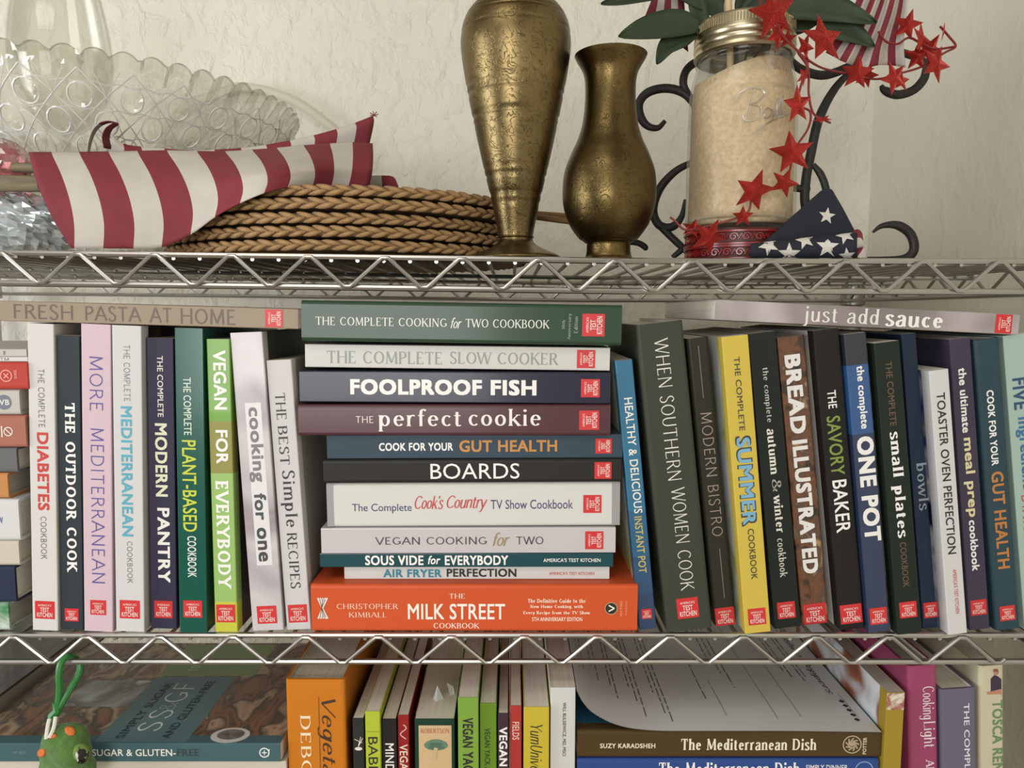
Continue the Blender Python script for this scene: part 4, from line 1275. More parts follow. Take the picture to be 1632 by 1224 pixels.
def spot(px, py, rx, rz, rot=0.0, m=ORANGE, nm='spot', lift=1.03):
    """a raised patch on the toy's front surface, around photo pixel (px, py)"""
    mb = MB()
    rings = [(0, 0)]
    pts = []
    x0_, z0_ = px - 105, 1190 - py
    def surf(x, z):
        Y = -.08
        while Y < .0:
            v = (P(105 + x, 1190 - z, Y) - base) / KT
            v.y /= .72
            if v.length <= blob_r(v.normalized()) * .985:
                break
            Y += .0004
        return P(105 + x, 1190 - z, Y - .0006) - base
    ctr = surf(x0_, z0_)
    n = 14
    vs_ = [ctr]
    for rr_ in (.55, 1.0):
        for i in range(n):
            a = 2 * PI * i / n
            dx, dz = rx * rr_ * math.cos(a), rz * rr_ * math.sin(a)
            vs_.append(surf(x0_ + dx * math.cos(rot) - dz * math.sin(rot), z0_ + dx * math.sin(rot) + dz * math.cos(rot)))
    fs_ = [(0, 1 + i, 1 + (i + 1) % n) for i in range(n)] + [(1 + i, 1 + n + i, 1 + n + (i + 1) % n, 1 + (i + 1) % n) for i in range(n)]
    mb.add(vs_, fs_)
    o = mb.build(nm, m, toy, 'all')
    sm = o.modifiers.new('thick', 'SOLIDIFY')
    sm.thickness = .001
    sm.offset = 0
    return o
spot(112, 1165, 9, 7, -.6)
spot(82, 1173, 9, 4, .1)
spot(66, 1200, 6, 7, -.6)
spot(131, 1200, 15, 16, 0, mat('plush_pale_green', (112, 138, 70), .9), 'eye_socket')
spot(130, 1203, 11, 14, -.2, mat('eye_black', (16, 14, 14), .12), 'eye')
spot(123, 1206, 2.4, 8, .15, mat('eye_white', (220, 220, 216), .2), 'eye_glint')
CLIPG = mat('clip_green', (48, 122, 58), .4)
mb = MB()
cl = [(92, 1124), (95, 1100), (94, 1078), (97, 1058), (108, 1046), (121, 1050), (128, 1062), (124, 1078), (112, 1098), (101, 1116), (94, 1128)]
ys = [-.012, -.012, -.012, -.010, -.0035, .006, .006, .002, -.006, -.010, -.012]
pts = spline([P(a, b, y) - base for (a, b), y in zip(cl, ys)], 6)
mb.tube(pts, .0028, 8)
mb.tube([P(90, 1118, -.012) - base, P(92, 1132, -.012) - base, P(85, 1140, -.013) - base, P(82, 1150, -.014) - base], [.0034, .0036, .0042, .0036], 8)
mb.build('clip', CLIPG, toy, True)
mb = MB()
for cc in ([(79, 1146), (76, 1160), (74, 1178)], [(89, 1142), (86, 1160), (79, 1176)]):
    mb.tube(spline([P(a, b, -.022 - .004 * i) - base for i, (a, b) in enumerate(cc)], 5), .0016, 6)
mb.build('cord', mat('cord_white', (222, 218, 208), .7), toy, True)
# ------------------------------------------------------------------ things on the top shelf
def top(x):
    return deck(0, x)

def brass(name, col, seed, sc):
    m = bpy.data.materials.new(name)
    m.use_nodes = True
    nt = m.node_tree
    b = nt.nodes['Principled BSDF']
    b.inputs['Metallic'].default_value = 1.0
    tc = nt.nodes.new('ShaderNodeTexCoord')
    n = nt.nodes.new('ShaderNodeTexNoise')
    n.inputs['Scale'].default_value = 22
    n.inputs['Detail'].default_value = 6
    nt.links.new(tc.outputs['Object'], n.inputs['Vector'])
    r = nt.nodes.new('ShaderNodeValToRGB')
    r.color_ramp.elements[0].position = .3
    r.color_ramp.elements[1].position = .72
    r.color_ramp.elements[0].color = lin(tuple(v * .72 for v in col))
    r.color_ramp.elements[1].color = lin(col)
    nt.links.new(n.outputs['Fac'], r.inputs['Fac'])
    mr = nt.nodes.new('ShaderNodeMapRange')
    mr.inputs['To Min'].default_value = .24
    mr.inputs['To Max'].default_value = .46
    nt.links.new(n.outputs['Fac'], mr.inputs['Value'])
    nt.links.new(mr.outputs['Result'], b.inputs['Roughness'])
    # engraved leaf-like scratches
    mp = nt.nodes.new('ShaderNodeMapping')
    mp.inputs['Location'].default_value = (seed, seed, 0)
    nt.links.new(tc.outputs['Object'], mp.inputs['Vector'])
    n2 = nt.nodes.new('ShaderNodeTexNoise')
    n2.inputs['Scale'].default_value = sc
    n2.inputs['Detail'].default_value = 1.5
    n2.inputs['Distortion'].default_value = 3.0
    nt.links.new(mp.outputs['Vector'], n2.inputs['Vector'])
    cr = nt.nodes.new('ShaderNodeValToRGB')
    els = cr.color_ramp.elements
    els[0].position, els[1].position = .465, .535
    els[0].color = els[1].color = (1, 1, 1, 1)
    e = els.new(.5)
    e.color = (0, 0, 0, 1)
    nt.links.new(n2.outputs['Fac'], cr.inputs['Fac'])
    mx = nt.nodes.new('ShaderNodeMixRGB')
    mx.blend_type = 'MULTIPLY'
    mx.inputs[0].default_value = .45
    nt.links.new(r.outputs['Color'], mx.inputs[1])
    nt.links.new(cr.outputs['Color'], mx.inputs[2])
    nt.links.new(mx.outputs[0], b.inputs['Base Color'])
    bp = nt.nodes.new('ShaderNodeBump')
    bp.inputs['Strength'].default_value = .18
    bp.inputs['Distance'].default_value = .001
    nt.links.new(cr.outputs['Color'], bp.inputs['Height'])
    nt.links.new(bp.outputs['Normal'], b.inputs['Normal'])
    return m

def vase(name, label, cx, Y, py0, prof, grooves, m, wall=.0022, inner_to=None):
    k = PS(Y, 250)
    x = (cx - 816) * k
    z0 = top(x)
    # fine smooth profile with engraved ring grooves
    pr = spline([(w * k, (py0 - py) * k) for py, w in prof], 10)
    out = []
    for q in pr:
        r, zz_ = q[0], q[1]
        out.append((r, zz_))
    dense = []
    for a, b in zip(out, out[1:]):
        n = max(1, int(math.hypot(b[0] - a[0], b[1] - a[1]) / .0012))
        for i in range(n):
            t = i / n
            dense.append((a[0] + (b[0] - a[0]) * t, a[1] + (b[1] - a[1]) * t))
    dense.append(out[-1])
    gz = [(py0 - g) * k for g in grooves]
    fin = []
    for r, zz_ in dense:
        d = min([abs(zz_ - g) for g in gz] or [1])
        fin.append((r - (.0008 * max(0, 1 - d / .0011)), max(0, zz_)))
    rim = fin[-1]
    inner = [(max(.002, r - wall), zz_) for r, zz_ in fin[::-1] if zz_ > rim[1] - (inner_to or .06)]
    mb = MB()
    mb.lathe([(0, 0.0)] + fin + inner + [(0, inner[-1][1] - .002)], 72)
    o = mb.build(name, m, None, 'all', (x, Y, z0))
    return o
v1 = vase('tall_vase', 'tall engraved brass vase with narrow flared foot', 822, .048, 411,
     [(411, 70), (408, 73), (403, 68), (396, 52), (389, 37), (382, 29), (377, 27), (374, 29.5), (370, 28), (340, 34), (300, 43), (260, 52.5), (220, 61.5), (180, 70), (140, 78), (100, 84.5), (75, 86.5), (52, 84), (34, 77), (18, 64), (6, 49), (-4, 39), (-20, 31), (-45, 27), (-75, 30), (-92, 40), (-98, 47)],
     [30, 36, 42, 62, 134, 139, 145, 152, 157, 188, 193, 199, 206, 262, 267, 280, 303, 308, 314, 320, 326], brass('aged_brass', (140, 121, 82), 1.0, 70))
tag(v1, 'tall engraved brass vase with narrow flared foot', 'vase')
v2 = vase('round_vase', 'shorter engraved brass vase with round belly and flared mouth', 971.5, .052, 411,
     [(411, 37), (407, 40), (402, 37), (396, 35.5), (386, 35), (382, 36), (379, 40), (372, 49), (350, 64), (322, 73), (296, 74.5), (268, 71.5), (242, 62), (218, 51), (192, 43.5), (160, 40), (132, 40), (116, 43), (105, 48.5), (96, 54), (90, 57)],
     [382, 377], brass('dark_brass', (122, 103, 64), 5.0, 95), inner_to=.1)
tag(v2, 'shorter engraved brass vase with round belly and flared mouth', 'vase')

# ---- braided place mats
STRAW = mat('straw', (152, 120, 80), .7, var=.35, vscale=90, bump=.6, bscale=500)
STRAW2 = mat('straw_dark', (120, 94, 64), .75, var=.35, vscale=90, bump=.6, bscale=500)
MR, MT = .186, .0112
def mat_meshes():
    # one plaited lobe: a plump pointed leaf of straw, long axis x, bulging to -y
    mb = MB()
    vs_, fs_ = [], []
    NA_, NB_ = 9, 7
    for i in range(NA_):
        t = -1 + 2 * i / (NA_ - 1)
        w = (1 - abs(t) ** 2.2) ** .8 + .05
        for j in range(NB_):
            a = PI * j / (NB_ - 1)
            vs_.append((.0086 * t, -.0026 * w * math.sin(a) - .0004, .0024 * w * math.cos(a) * (1 + .12 * t)))
    for i in range(NA_ - 1):
        for j in range(NB_ - 1):
            fs_.append((i * NB_ + j, i * NB_ + j + 1, (i + 1) * NB_ + j + 1, (i + 1) * NB_ + j))
    mb.add(vs_, fs_)
    o = mb.build('straw_plait', STRAW, None, 'all')
    lobe = o.data
    bpy.data.objects.remove(o)
    mb = MB()
    prof = [(0, .0015)]
    for i in range(60):
        r = (MR - .0075) * (i + 1) / 60
        prof.append((r, .0016 + .0010 * (i % 2)))
    prof2 = [(r, MT - zz_) for r, zz_ in prof[::-1]]
    rim = [(MR - .0048, .0016), (MR - .0032, MT * .3), (MR - .0030, MT * .7), (MR - .0048, MT - .0016)]
    mb.lathe(prof + rim + prof2, 96)
    o = mb.build('woven_disc', STRAW2, None, 'all')
    disc_me = o.data
    bpy.data.objects.remove(o)
    return lobe, disc_me
lobe_me, disc_me = mat_meshes()
MX, MY = -.170, .194
zm = top(MX) + .0022
rl = random.Random(21)
mlab = ['lowest braided straw place mat resting on the wire shelf', 'second braided straw place mat from the bottom of the pile', 'middle braided straw place mat of the pile', 'second braided straw place mat from the top of the pile', 'topmost braided straw place mat under the striped flag']
for i in range(5):
    dx, dy = ((.0, .0), (.002, .001), (-.002, .002), (.006, -.001), (.010, .003))[i]
    o = thing('place_mat', mlab[i], 'place mat', (MX + dx, MY + dy, zm + i * (MT + .0001)), 'braided straw place mats piled on the top shelf')
    o.rotation_euler = (0, .0, i * .019)
    link_mesh('woven_disc', disc_me, o)
    NL = 84
    for j in range(NL * 2):
        row = j % 2
        a = 2 * PI * (j // 2 + .5 * row) / NL + rl.uniform(-.006, .006)
        q = link_mesh('straw_plait', lobe_me, o, ((MR - .0034) * math.cos(a), (MR - .0034) * math.sin(a), MT / 2 + (.0021 if row else -.0021)))
        q.rotation_euler = (0, (.25 if row else -.25) + rl.uniform(-.05, .05), a + PI / 2)
        sc = rl.uniform(.9, 1.05)
        q.scale = (sc, rl.uniform(.85, 1.2), sc * .92)
mat_top = zm + 5 * MT + .0005

# ---- flags
CR = mat('flag_red', (124, 42, 52), .8, var=.08, vscale=60, bump=.15, bscale=2500)
CW = mat('flag_white', (192, 185, 176), .8, var=.04, vscale=60, bump=.15, bscale=2500)
CN = mat('flag_navy', (25, 28, 42), .8, var=.12, vscale=60, bump=.15, bscale=2500)
def cloth(name, cols, mats_, parent, base, seq, per=4, thick=.0008, nv=None):
    """cols: list of 3-D polylines (stripe boundaries); seq: material index of the stripe between neighbours"""
    curves = [spline([Vector(q) - base for q in cc], 6) for cc in cols]
    n = len(curves[0])
    mb = MB()
    allc, smi = [], []
    for i in range(len(curves) - 1):
        for q in range(per):
            t = q / per
            row = []
            for j in range(n):
                p0 = curves[i - 1][j] if i else curves[0][j] * 2 - curves[1][j]
                p1, p2 = curves[i][j], curves[i + 1][j]
                p3 = curves[i + 2][j] if i + 2 < len(curves) else p2 * 2 - p1
                row.append(.5 * ((2 * p1) + (p2 - p0) * t + (2 * p0 - 5 * p1 + 4 * p2 - p3) * t * t + (3 * p1 - p0 - 3 * p2 + p3) * t ** 3))
            allc.append(row)
            smi.append(seq[i])
    allc.append(curves[-1])
    m = len(allc)
    vs_ = [v for row in allc for v in row]
    base_i = len(mb.v)
    mb.v += [tuple(v) for v in vs_]
    for i in range(m - 1):
        for j in range(n - 1):
            mb.f.append((i * n + j, i * n + j + 1, (i + 1) * n + j + 1, (i + 1) * n + j))
            mb.m.append(smi[i])
    o = mb.build(name, mats_, parent, 'all')
    s_ = o.modifiers.new('thick', 'SOLIDIFY')
    s_.thickness = thick
    s_.offset = 0
    return o

fb = P(180, 396, .035)
fb = Vector((fb.x, .045, top(fb.x)))
flag = thing('striped_flag', 'folded red and white striped flag draped before the cut glass bowl', 'flag', fb)
tb = [45, 82, 126, 173, 219, 266, 314, 359, 402, 441, 484, 526, 562, 594]
ttop = [(45, 243), (170, 242), (265, 240), (350, 242), (420, 238), (484, 232), (560, 227), (594, 229)]
bots = [(111, 391), (119, 396), (165, 396), (213, 396), (258, 394), (304, 374), (343, 346), (383, 324), (421, 308), (458, 299), (497, 298), (526, 301), (553, 303), (586, 304)]
midb = [8, 14, 17, 18, 20, 21, 19, 17, 16, 14, 12, 8, 5, 5]
cols = []
for i, x in enumerate(tb):
    ty_ = interp(ttop, x)
    bx_, by_ = bots[i]
    f_ = i / 13.0
    Yt = .050 + .050 * f_ ** 1.5
    Ym = [.028, .026, .024, .024, .024, .023, .019, .014, .012, .020, .036, .052, .062, .070][i]
    Yb = [.026, .024, .022, .022, .022, .019, .012, .005, .002, .014, .034, .052, .062, .070][i]
    mx_, my_ = (x + bx_) / 2, (ty_ + by_) / 2
    sgn = -1 if i == 0 else 1
    def lp(t):
        return (x + (bx_ - x) * t, ty_ + (by_ - ty_) * t)
    qs = []
    for t, Yq, bl in ((0, Yt, 0), (.05, Yt - .008, .1), (.25, (Yt + Ym) / 2 - .008, .7), (.5, Ym - .004, 1), (.75, (Ym + Yb) / 2 - .003, .8), (1, Yb, 0)):
        a, b = lp(t)
        a += bl * midb[i] * (.8 if i else -1.6)
        if i == 0:
            a += bl * 4
        qs.append(P(a, b, Yq))
    cols.append(qs)
seq = [i % 2 for i in range(13)]
cloth('front_fold', cols, [CR, CW], flag, fb, seq)
# fold standing behind, with its curl at the left and the pointed corner at the right
up = [(176, 214), (196, 229), (225, 234), (262, 237), (300, 240), (342, 239), (384, 236), (424, 231), (462, 224), (500, 216), (536, 206), (566, 196), (594, 185)]
cols = []
for i, (a, b) in enumerate(up):
    f_ = i / 12
    Yq = .074 + .045 * f_
    cols.append([P(a, b, Yq), P(a + 2, b + 10, Yq - .002), P(a + 1 - 6 * f_, b + 30 + 14 * f_, Yq + .002)])
cloth('back_fold', cols, [CR, CW], flag, fb, [(i + 1) % 2 for i in range(12)], per=3)
sec = [(138, 246), (140, 228), (146, 209), (157, 197), (172, 193), (180, 196)]
cols = [[P(a, b, .066 + .003 * i), P(a + 3, b, .082 + .003 * i)] for i, (a, b) in enumerate(sec)]
sec2 = [(180, 196), (169, 204), (163, 218), (166, 236)]
cols = [[P(a, b, .060 + .002 * i), P(a + 4 + i, b + 2, .080 + .002 * i)] for i, (a, b) in enumerate(sec + sec2[1:])]
cloth('curled_edge', cols, [CW, CR], flag, fb, [0, 0, 0, 1, 1, 1, 1, 1], per=3)
cols = []
for i, (a, b, b2) in enumerate([(586, 280, 304), (608, 280, 306), (627, 282, 307), (634, 296, 308)]):
    cols.append([P(a, b, .12), P(a + 1, (b + b2) / 2, .118), P(a + 2, b2, .122)])
cloth('end_fold', cols, [CW, CR], flag, fb, [0, 1, 1], per=3)
mb = MB()
for (cx_, cy_) in ((596, 184), (503, 292)):
    for j in range(7):
        a = j * .9
        mb.tube([P(cx_, cy_, .118 if cx_ > 550 else .082) - fb, P(cx_ + 7 * math.cos(a), cy_ - 2 + 5 * math.sin(a), .117 if cx_ > 550 else .079) - fb], .0004, 4)
mb.build('frayed_threads', CR, flag)
WOODG = mat('weathered_dowel', (122, 112, 88), .7, var=.25, vscale=20, stretch=(1, 12, 12))
mb = MB()
mb.tube([P(-40, 292, .042) - fb, P(66, 293, .046) - fb], .0071, 14)
mb.build('pole', WOODG, flag, True)
mb = MB()
mb.tube([P(21, 267, .052) - fb, P(80, 268, .054) - fb], .0044, 12)
mb.build('pole', WOODG, flag, True)
WOODT = mat('thin_dowel', (150, 116, 74), .6, var=.2, vscale=30, stretch=(1, 14, 14))
for i, (a, b, c_, d, Ya, Yb, lab) in enumerate(((600, 318, 1000, 352, .15, .20, 'upper thin wooden stick lying behind the brass vases'), (610, 322, 1022, 368, .12, .16, 'lower thin wooden stick lying behind the brass vases'))):
    mb = MB()
    A, B = P(a, b, Ya), P(c_, d, Yb)
    A.z = mat_top + .0048 + i * .0002
    mb.tube([A, A.lerp(B, .5), B], .0031, 10)
    tag(mb.build('wooden_stick', WOODT, None, True), lab, 'stick', 'thin wooden sticks behind the vases')

# ---- left end: cut glass bowl, goblet, pink glass, cellophane, hoop
CUT = glass_mat('cut_glass', (250, 250, 247), .78, .16, .03, .09, .42, 1.10)
bc = Vector((-.466, .252, 0))
bc.z = top(bc.x)
BH, BR_ = .174, .217
def brad(h):
    return interp([(0, .080), (.05, .084), (.12, .086), (.25, .100), (.4, .126), (.55, .154), (.7, .180), (.85, .201), (1, BR_)], h)
NTH, NH = 420, 56
mb = MB()
nsc = 58
def cut_depth(th_, h):
    if h < .14 or h > .93:
        return 0.0
    a = th_ * 30 / (2 * PI)
    b = (h - .14) / .79 * 3.5
    u1, u2 = (a + b) % 1.0, (a - b) % 1.0
    g1 = min(u1, 1 - u1)
    g2 = min(u2, 1 - u2)
    ridge = max(0, 1 - min(g1, g2) / .09)
    # round thumbprints in the diamonds
    du, dv = ((u1 + u2) % 1.0) - .5, ((u1 - u2))
    rr_ = math.hypot(u1 - .5, u2 - .5)
    thumb = -.8 * max(0, 1 - (rr_ / .27) ** 2)
    facet = .6 * (abs(((3 * a) % 1) - .5) + abs(((3 * b) % 1) - .5)) if rr_ > .30 else 0
    return (thumb + facet) * .0045
vs_ = []
for j in range(NH + 1):
    h = j / NH
    for i in range(NTH):
        th_ = 2 * PI * i / NTH
        scal = abs(math.cos(nsc * th_ / 2)) ** .6
        zz_ = h * BH + (.0090 * (scal - .4) * max(0, (h - .86) / .14))
        r = brad(h) + cut_depth(th_, h)
        vs_.append((r * math.cos(th_), r * math.sin(th_), zz_))
off = len(vs_)
for j in range(NH + 1):
    h = 1 - j / NH
    for i in range(NTH):
        th_ = 2 * PI * i / NTH
        scal = abs(math.cos(nsc * th_ / 2)) ** .6
        zz_ = max(.010, h * BH + (.0090 * (scal - .4) * max(0, (h - .86) / .14)))
        r = brad(h) - .0075 * (1 if h < .9 else 1 - .45 * (h - .9) / .1)
        if h < .08:
            r = brad(.08) * (h / .08) * .92 + .0005
        vs_.append((r * math.cos(th_), r * math.sin(th_), zz_))
NR = 2 * (NH + 1)
fs_ = [(j * NTH + i, j * NTH + (i + 1) % NTH, (j + 1) * NTH + (i + 1) % NTH, (j + 1) * NTH + i) for j in range(NR - 1) for i in range(NTH)]
fs_.append(tuple(range(NTH))[::-1])
mb.add(vs_, fs_)
bw = mb.build('cut_glass_bowl', CUT, None, False, bc)
tag(bw, 'large cut glass bowl with scalloped rim and diamond pattern', 'bowl')
# bright cut edges: the diamond lattice and the rims of the round windows, raised on the outside
CUTW = bpy.data.materials.new('cut_edge')
CUTW.use_nodes = True
_cb = CUTW.node_tree.nodes['Principled BSDF']
_cb.inputs['Base Color'].default_value = (.86, .86, .83, 1)
_cb.inputs['Roughness'].default_value = .18
_cb.inputs['Alpha'].default_value = .72
_cb.inputs['Coat Weight'].default_value = .5
def bpt(a_, b_, out=.0006):
    h = .14 + .79 * b_ / 3.5
    th_ = a_ * 2 * PI / 30
    r = brad(h) + .0012 + out
    return (r * math.cos(th_), r * math.sin(th_), h * BH)
mb = MB()
for s_ in (1, -1):
    for q in range(30):
        mb.tube([bpt(q + s_ * b_ * .175, b_ * .175) for b_ in range(21)], .00085, 4)
        mb.tube([bpt(q + .5 + s_ * b_ * .175 * .5, b_ * .175) for b_ in range(21)], .0005, 4)
for w in range(7):
    mb.tube([bpt(q * .25, .25 + w * .5 + (.03 if q % 2 else -.03)) for q in range(120)], .0006, 4, closed=True)
o = mb.build('cut_line', CUTW, bw, True)
o['kind'] = 'stuff'
rg = MB()
for q in range(60):
    for w in range(7):
        if (q + w) % 2:
            continue
        ca, cb = q * .5, w * .5 + .5
        if cb > 3.3:
            continue
        rg.tube([bpt(ca + .24 * math.cos(2 * PI * i / 14), cb + .24 * math.sin(2 * PI * i / 14)) for i in range(14)], .0010, 4, closed=True)
o = rg.build('cut_circle', CUTW, bw, True)
o['kind'] = 'stuff'
# balloon goblet standing in the bowl
CLEAR = glass_mat('clear_glass', (250, 250, 248), .92, .06, .02, .012, .22, 1.05)
gk = PS(.27)
gx = (123 - 816) * gk
mb = MB()
gp = [(0, 0), (.034, .0005), (.033, .002), (.008, .006), (.0045, .02), (.0042, .12), (.008, .137), (.030, .158), (.046, .185), (.0525, .215), (.0535, .235), (.051, .262), (.045, .295), (.037, .33), (.034, .345)]
gi = [(r - .0012, z_ + .001) for r, z_ in gp[::-1] if z_ > .137]
mb.lathe(spline(gp, 4) + gi + [(0, .140)], 48)
gb = mb.build('balloon_goblet', CLEAR, None, 'all', (gx, .275, bc.z + .011))
tag(gb, 'clear balloon wine goblet rising behind the cut glass bowl rim', 'goblet')
# pink faceted glass
PINK = glass_mat('pink_glass', (236, 186, 190), .5, .3, .05, .12)
pc_ = P(2, 262, .062)
rk = PS(.062)
mb = MB()
mb2 = []
for j in range(13):
    for i in range(24):
        th_, ph_ = PI * (j + .0001) / 12.0001, 2 * PI * (i + .5 * (j % 2)) / 24
        r = 44 * rk
        mb2.append((r * math.sin(th_) * math.cos(ph_), r * math.sin(th_) * math.sin(ph_) * .8, r * math.cos(th_) * .9))
fs_ = []
for j in range(12):
    for i in range(24):
        a, b = j * 24 + i, j * 24 + (i + 1) % 24
        if j % 2 == 0:
            fs_ += [(a, a + 24, b), (b, a + 24, b + 24)]
        else:
            fs_ += [(a, a + 24, b + 24), (a, b + 24, b)]
mb.add(mb2, [f[::-1] for f in fs_])
tag(mb.build('faceted_glass_ball', PINK, None, False, pc_), 'pink faceted glass ball at the left edge above the wooden pole', 'ornament')
# crumpled cellophane bundle
CELL = bpy.data.materials.new('cellophane')
CELL.use_nodes = True
pb = CELL.node_tree.nodes['Principled BSDF']
pb.inputs['Base Color'].default_value = lin((206, 214, 216))
pb.inputs['Roughness'].default_value = .16
pb.inputs['Metallic'].default_value = .55
pb.inputs['Coat Weight'].default_value = .6
cc_ = P(6, 350, .075)
ck = PS(.075)
rnd = random.Random(11)
mb = MB()
NA, NB = 54, 26
vs_ = []
for j in range(NB + 1):
    for i in range(NA):
        th_, ph_ = PI * j / NB, 2 * PI * i / NA
        rr_ = 1 + rnd.uniform(-.10, .10)
        flat_ = max(-44, 52 * rr_ * math.cos(th_))
        vs_.append((108 * rr_ * math.sin(th_) * math.cos(ph_) * ck, 88 * rr_ * math.sin(th_) * math.sin(ph_) * ck * .75, flat_ * ck))
fs_ = []
for j in range(NB):
    for i in range(NA):
        a, b = j * NA + i, j * NA + (i + 1) % NA
        fs_ += [(a, a + NA, b + NA), (a, b + NA, b)]
mb.add(vs_, fs_)
o = mb.build('cellophane_bundle', CELL, None, False, (cc_.x, .078, top(cc_.x) + 44 * ck + .0005))
tag(o, 'crumpled shiny cellophane bundle at the left end of the top shelf', 'wrapping')
# translucent plastic hoop
HOOP = bpy.data.materials.new('frosted_plastic')
HOOP.use_nodes = True
hb = HOOP.node_tree.nodes['Principled BSDF']
hb.inputs['Base Color'].default_value = lin((206, 202, 184))
hb.inputs['Roughness'].default_value = .35
hb.inputs['Subsurface Weight'].default_value = .2
hp = [P(a, b, .482) for a, b in ((345, 150), (365, 142), (385, 138), (430, 146), (475, 164), (512, 190), (542, 216), (560, 240), (572, 275))]
zt_ = top(hp[-1].x) + .002
pts = [Vector((hp[0].x - .10, .482, top(hp[0].x - .1) + .002)), Vector((hp[0].x - .085, .482, hp[0].z - .08)), Vector((hp[0].x - .05, .482, hp[0].z - .02))] + hp + [Vector((hp[-1].x + .006, .482, zt_))]
mb = MB()
mb.tube(spline(pts, 6), .0062, 10, flat=.45)
tag(mb.build('plastic_handle', HOOP, None, True), 'pale translucent curved handle arching against the wall beside the bowl', 'handle')
# ---- jar on red lacquer box, with flags and leaves
JY = .076
jk = PS(JY, 250)
jx = (1181 - 816) * jk
jz = top(jx)
LAC = mat('red_lacquer', (134, 26, 24), .35, coat=.4, var=.15, vscale=60)
LACD = mat('red_lacquer_dark', (70, 20, 18), .45)
box = thing('lacquer_box', 'low round carved red lacquer box under the sand jar', 'box', (jx, JY, jz))
mb = MB()
bh = .0285
mb.lathe([(0, 0), (.046, 0), (.0475, .002), (.0465, .004), (.0465, .0125), (.0485, .0135), (.0485, .0155), (.0465, .0165), (.0465, .0245), (.0485, .026), (.0475, bh), (0, bh)], 64)
mb.build('body', LACD, box, True)
mb = MB()
for zz_ in (.0022, .0128, .0150, .0256):
    mb.lathe([(.0468, zz_ - .0012), (.0490, zz_ - .0008), (.0490, zz_ + .0008), (.0468, zz_ + .0012)], 64)
mb.build('band', LAC, box, True)
def on_cyl(r, s_, z_):
    a = -PI / 2 + s_ / r
    return (r * math.cos(a), r * math.sin(a), z_)
scroll = MB()
pts = []
for i in range(22):
    a = i / 21 * 2.6 * PI
    rr_ = .0036 * (1 - .72 * i / 21)
    pts.append(on_cyl(.0472, -.002 + rr_ * math.cos(a), rr_ * math.sin(a)))
scroll.tube(pts, .0009, 5)
scroll.tube([on_cyl(.0472, .0018, -.002), on_cyl(.0472, .0045, .0025), on_cyl(.0472, .0065, -.002)], .0008, 5)
so = scroll.build('carved_scroll', LAC, None, True)
sme = so.data
bpy.data.objects.remove(so)
for zz_ in (.0076, .0205):
    for i in range(28):
        o = link_mesh('carved_scroll', sme, box, (0, 0, zz_))
        o.rotation_euler = (0, 0, 2 * PI * i / 28 + (.11 if zz_ > .01 else 0))

jar = thing('sand_jar', 'clear glass canning jar of pale sand with gold screw ring', 'jar', (jx, JY, jz + bh + .0003))
JG = glass_mat('jar_glass', (250, 251, 249), .95, .03, .20, .01, .35, 1.05)
EMB = glass_mat('embossed_glass', (255, 255, 252), .6, .05, .25, .35, .7, 1.05)
J0 = 359
def jp(lst):
    return [(w * jk, (J0 - py) * jk) for py, w in lst]
outp = jp([(359, 66), (357, 76), (351, 82.5), (343, 85), (330, 85), (170, 83), (150, 82), (134, 80), (120, 77), (108, 73.5), (101, 72), (98, 74.5), (94, 75), (90, 73), (86, 70), (40, 70)])
inp = [(max(0, r - .0028), max(z_ + .0015, .004)) for r, z_ in outp[::-1]]
mb = MB()
mb.lathe([(0, .0)] + spline(outp, 3) + spline(inp, 3) + [(0, .004)], 64)
mb.build('glass', JG, jar, 'all')
SAND = mat('sand', (214, 190, 156), .95, var=.12, vscale=260, bump=.5, bscale=700)
mb = MB()
sp_ = [(0, .0042), (74 * jk, .0042), (79 * jk, .0052), (81 * jk, .009), (80.5 * jk, (J0 - 330) * jk)]
n = 48
rings_ = []
for r, z_ in sp_:
    rings_.append([(r * math.cos(2 * PI * i / n), r * math.sin(2 * PI * i / n), z_) for i in range(n)])
for t in range(1, 9):
    rw = []
    for i in range(n):
        a = 2 * PI * i / n
        zt_ = (J0 - 116) * jk + .009 * math.cos(a) - .002 * math.sin(a) + .0014 * math.sin(3 * a)
        z0_ = (J0 - 330) * jk
        z_ = z0_ + (zt_ - z0_) * t / 8
        rl = interp([(0, 80.5), ((J0 - 150) * jk, 78.5), ((J0 - 134) * jk, 76), ((J0 - 120) * jk, 73), ((J0 - 108) * jk, 69)], z_) * jk
        rw.append((rl * math.cos(a), rl * math.sin(a), z_))
    rings_.append(rw)
last = rings_[-1]
for sc in (.8, .5, .2, .001):
    rings_.append([(x * sc, y * sc, (J0 - 116) * jk + (z_ - (J0 - 116) * jk) * sc + .004 * (1 - sc)) for x, y, z_ in last])
mb.add([v for rg in rings_ for v in rg], [(j * n + i, j * n + (i + 1) % n, (j + 1) * n + (i + 1) % n, (j + 1) * n + i) for j in range(len(rings_) - 1) for i in range(n)])
mb.build('sand', SAND, jar, 'all')['label'] = 'pale tan sand filling the jar with a sloping top'
GOLD = mat('gold_ring', (196, 184, 154), .30, metal=1.0)
mb = MB()
lid = jp([(92, 74), (89, 77), (84, 77), (81, 75.5), (78, 77.5), (73, 77.5), (70, 75.5), (67, 77), (62, 77), (58, 75), (44, 75), (40, 73), (39, 68)])
lidin = [(r - .0012, z_) for r, z_ in lid[::-1]]
mb.lathe(lid + lidin + [lid[0]], 64)
mb.build('screw_ring', GOLD, jar, True)
mb = MB()
for i in range(110):
    a = 2 * PI * i / 110
    r = 75.2 * jk
    mb.tube([(r * math.cos(a), r * math.sin(a), (J0 - 57) * jk), (r * math.cos(a), r * math.sin(a), (J0 - 45) * jk)], .0006, 4)
o = mb.build('knurling', GOLD, jar)
o['kind'] = 'stuff'
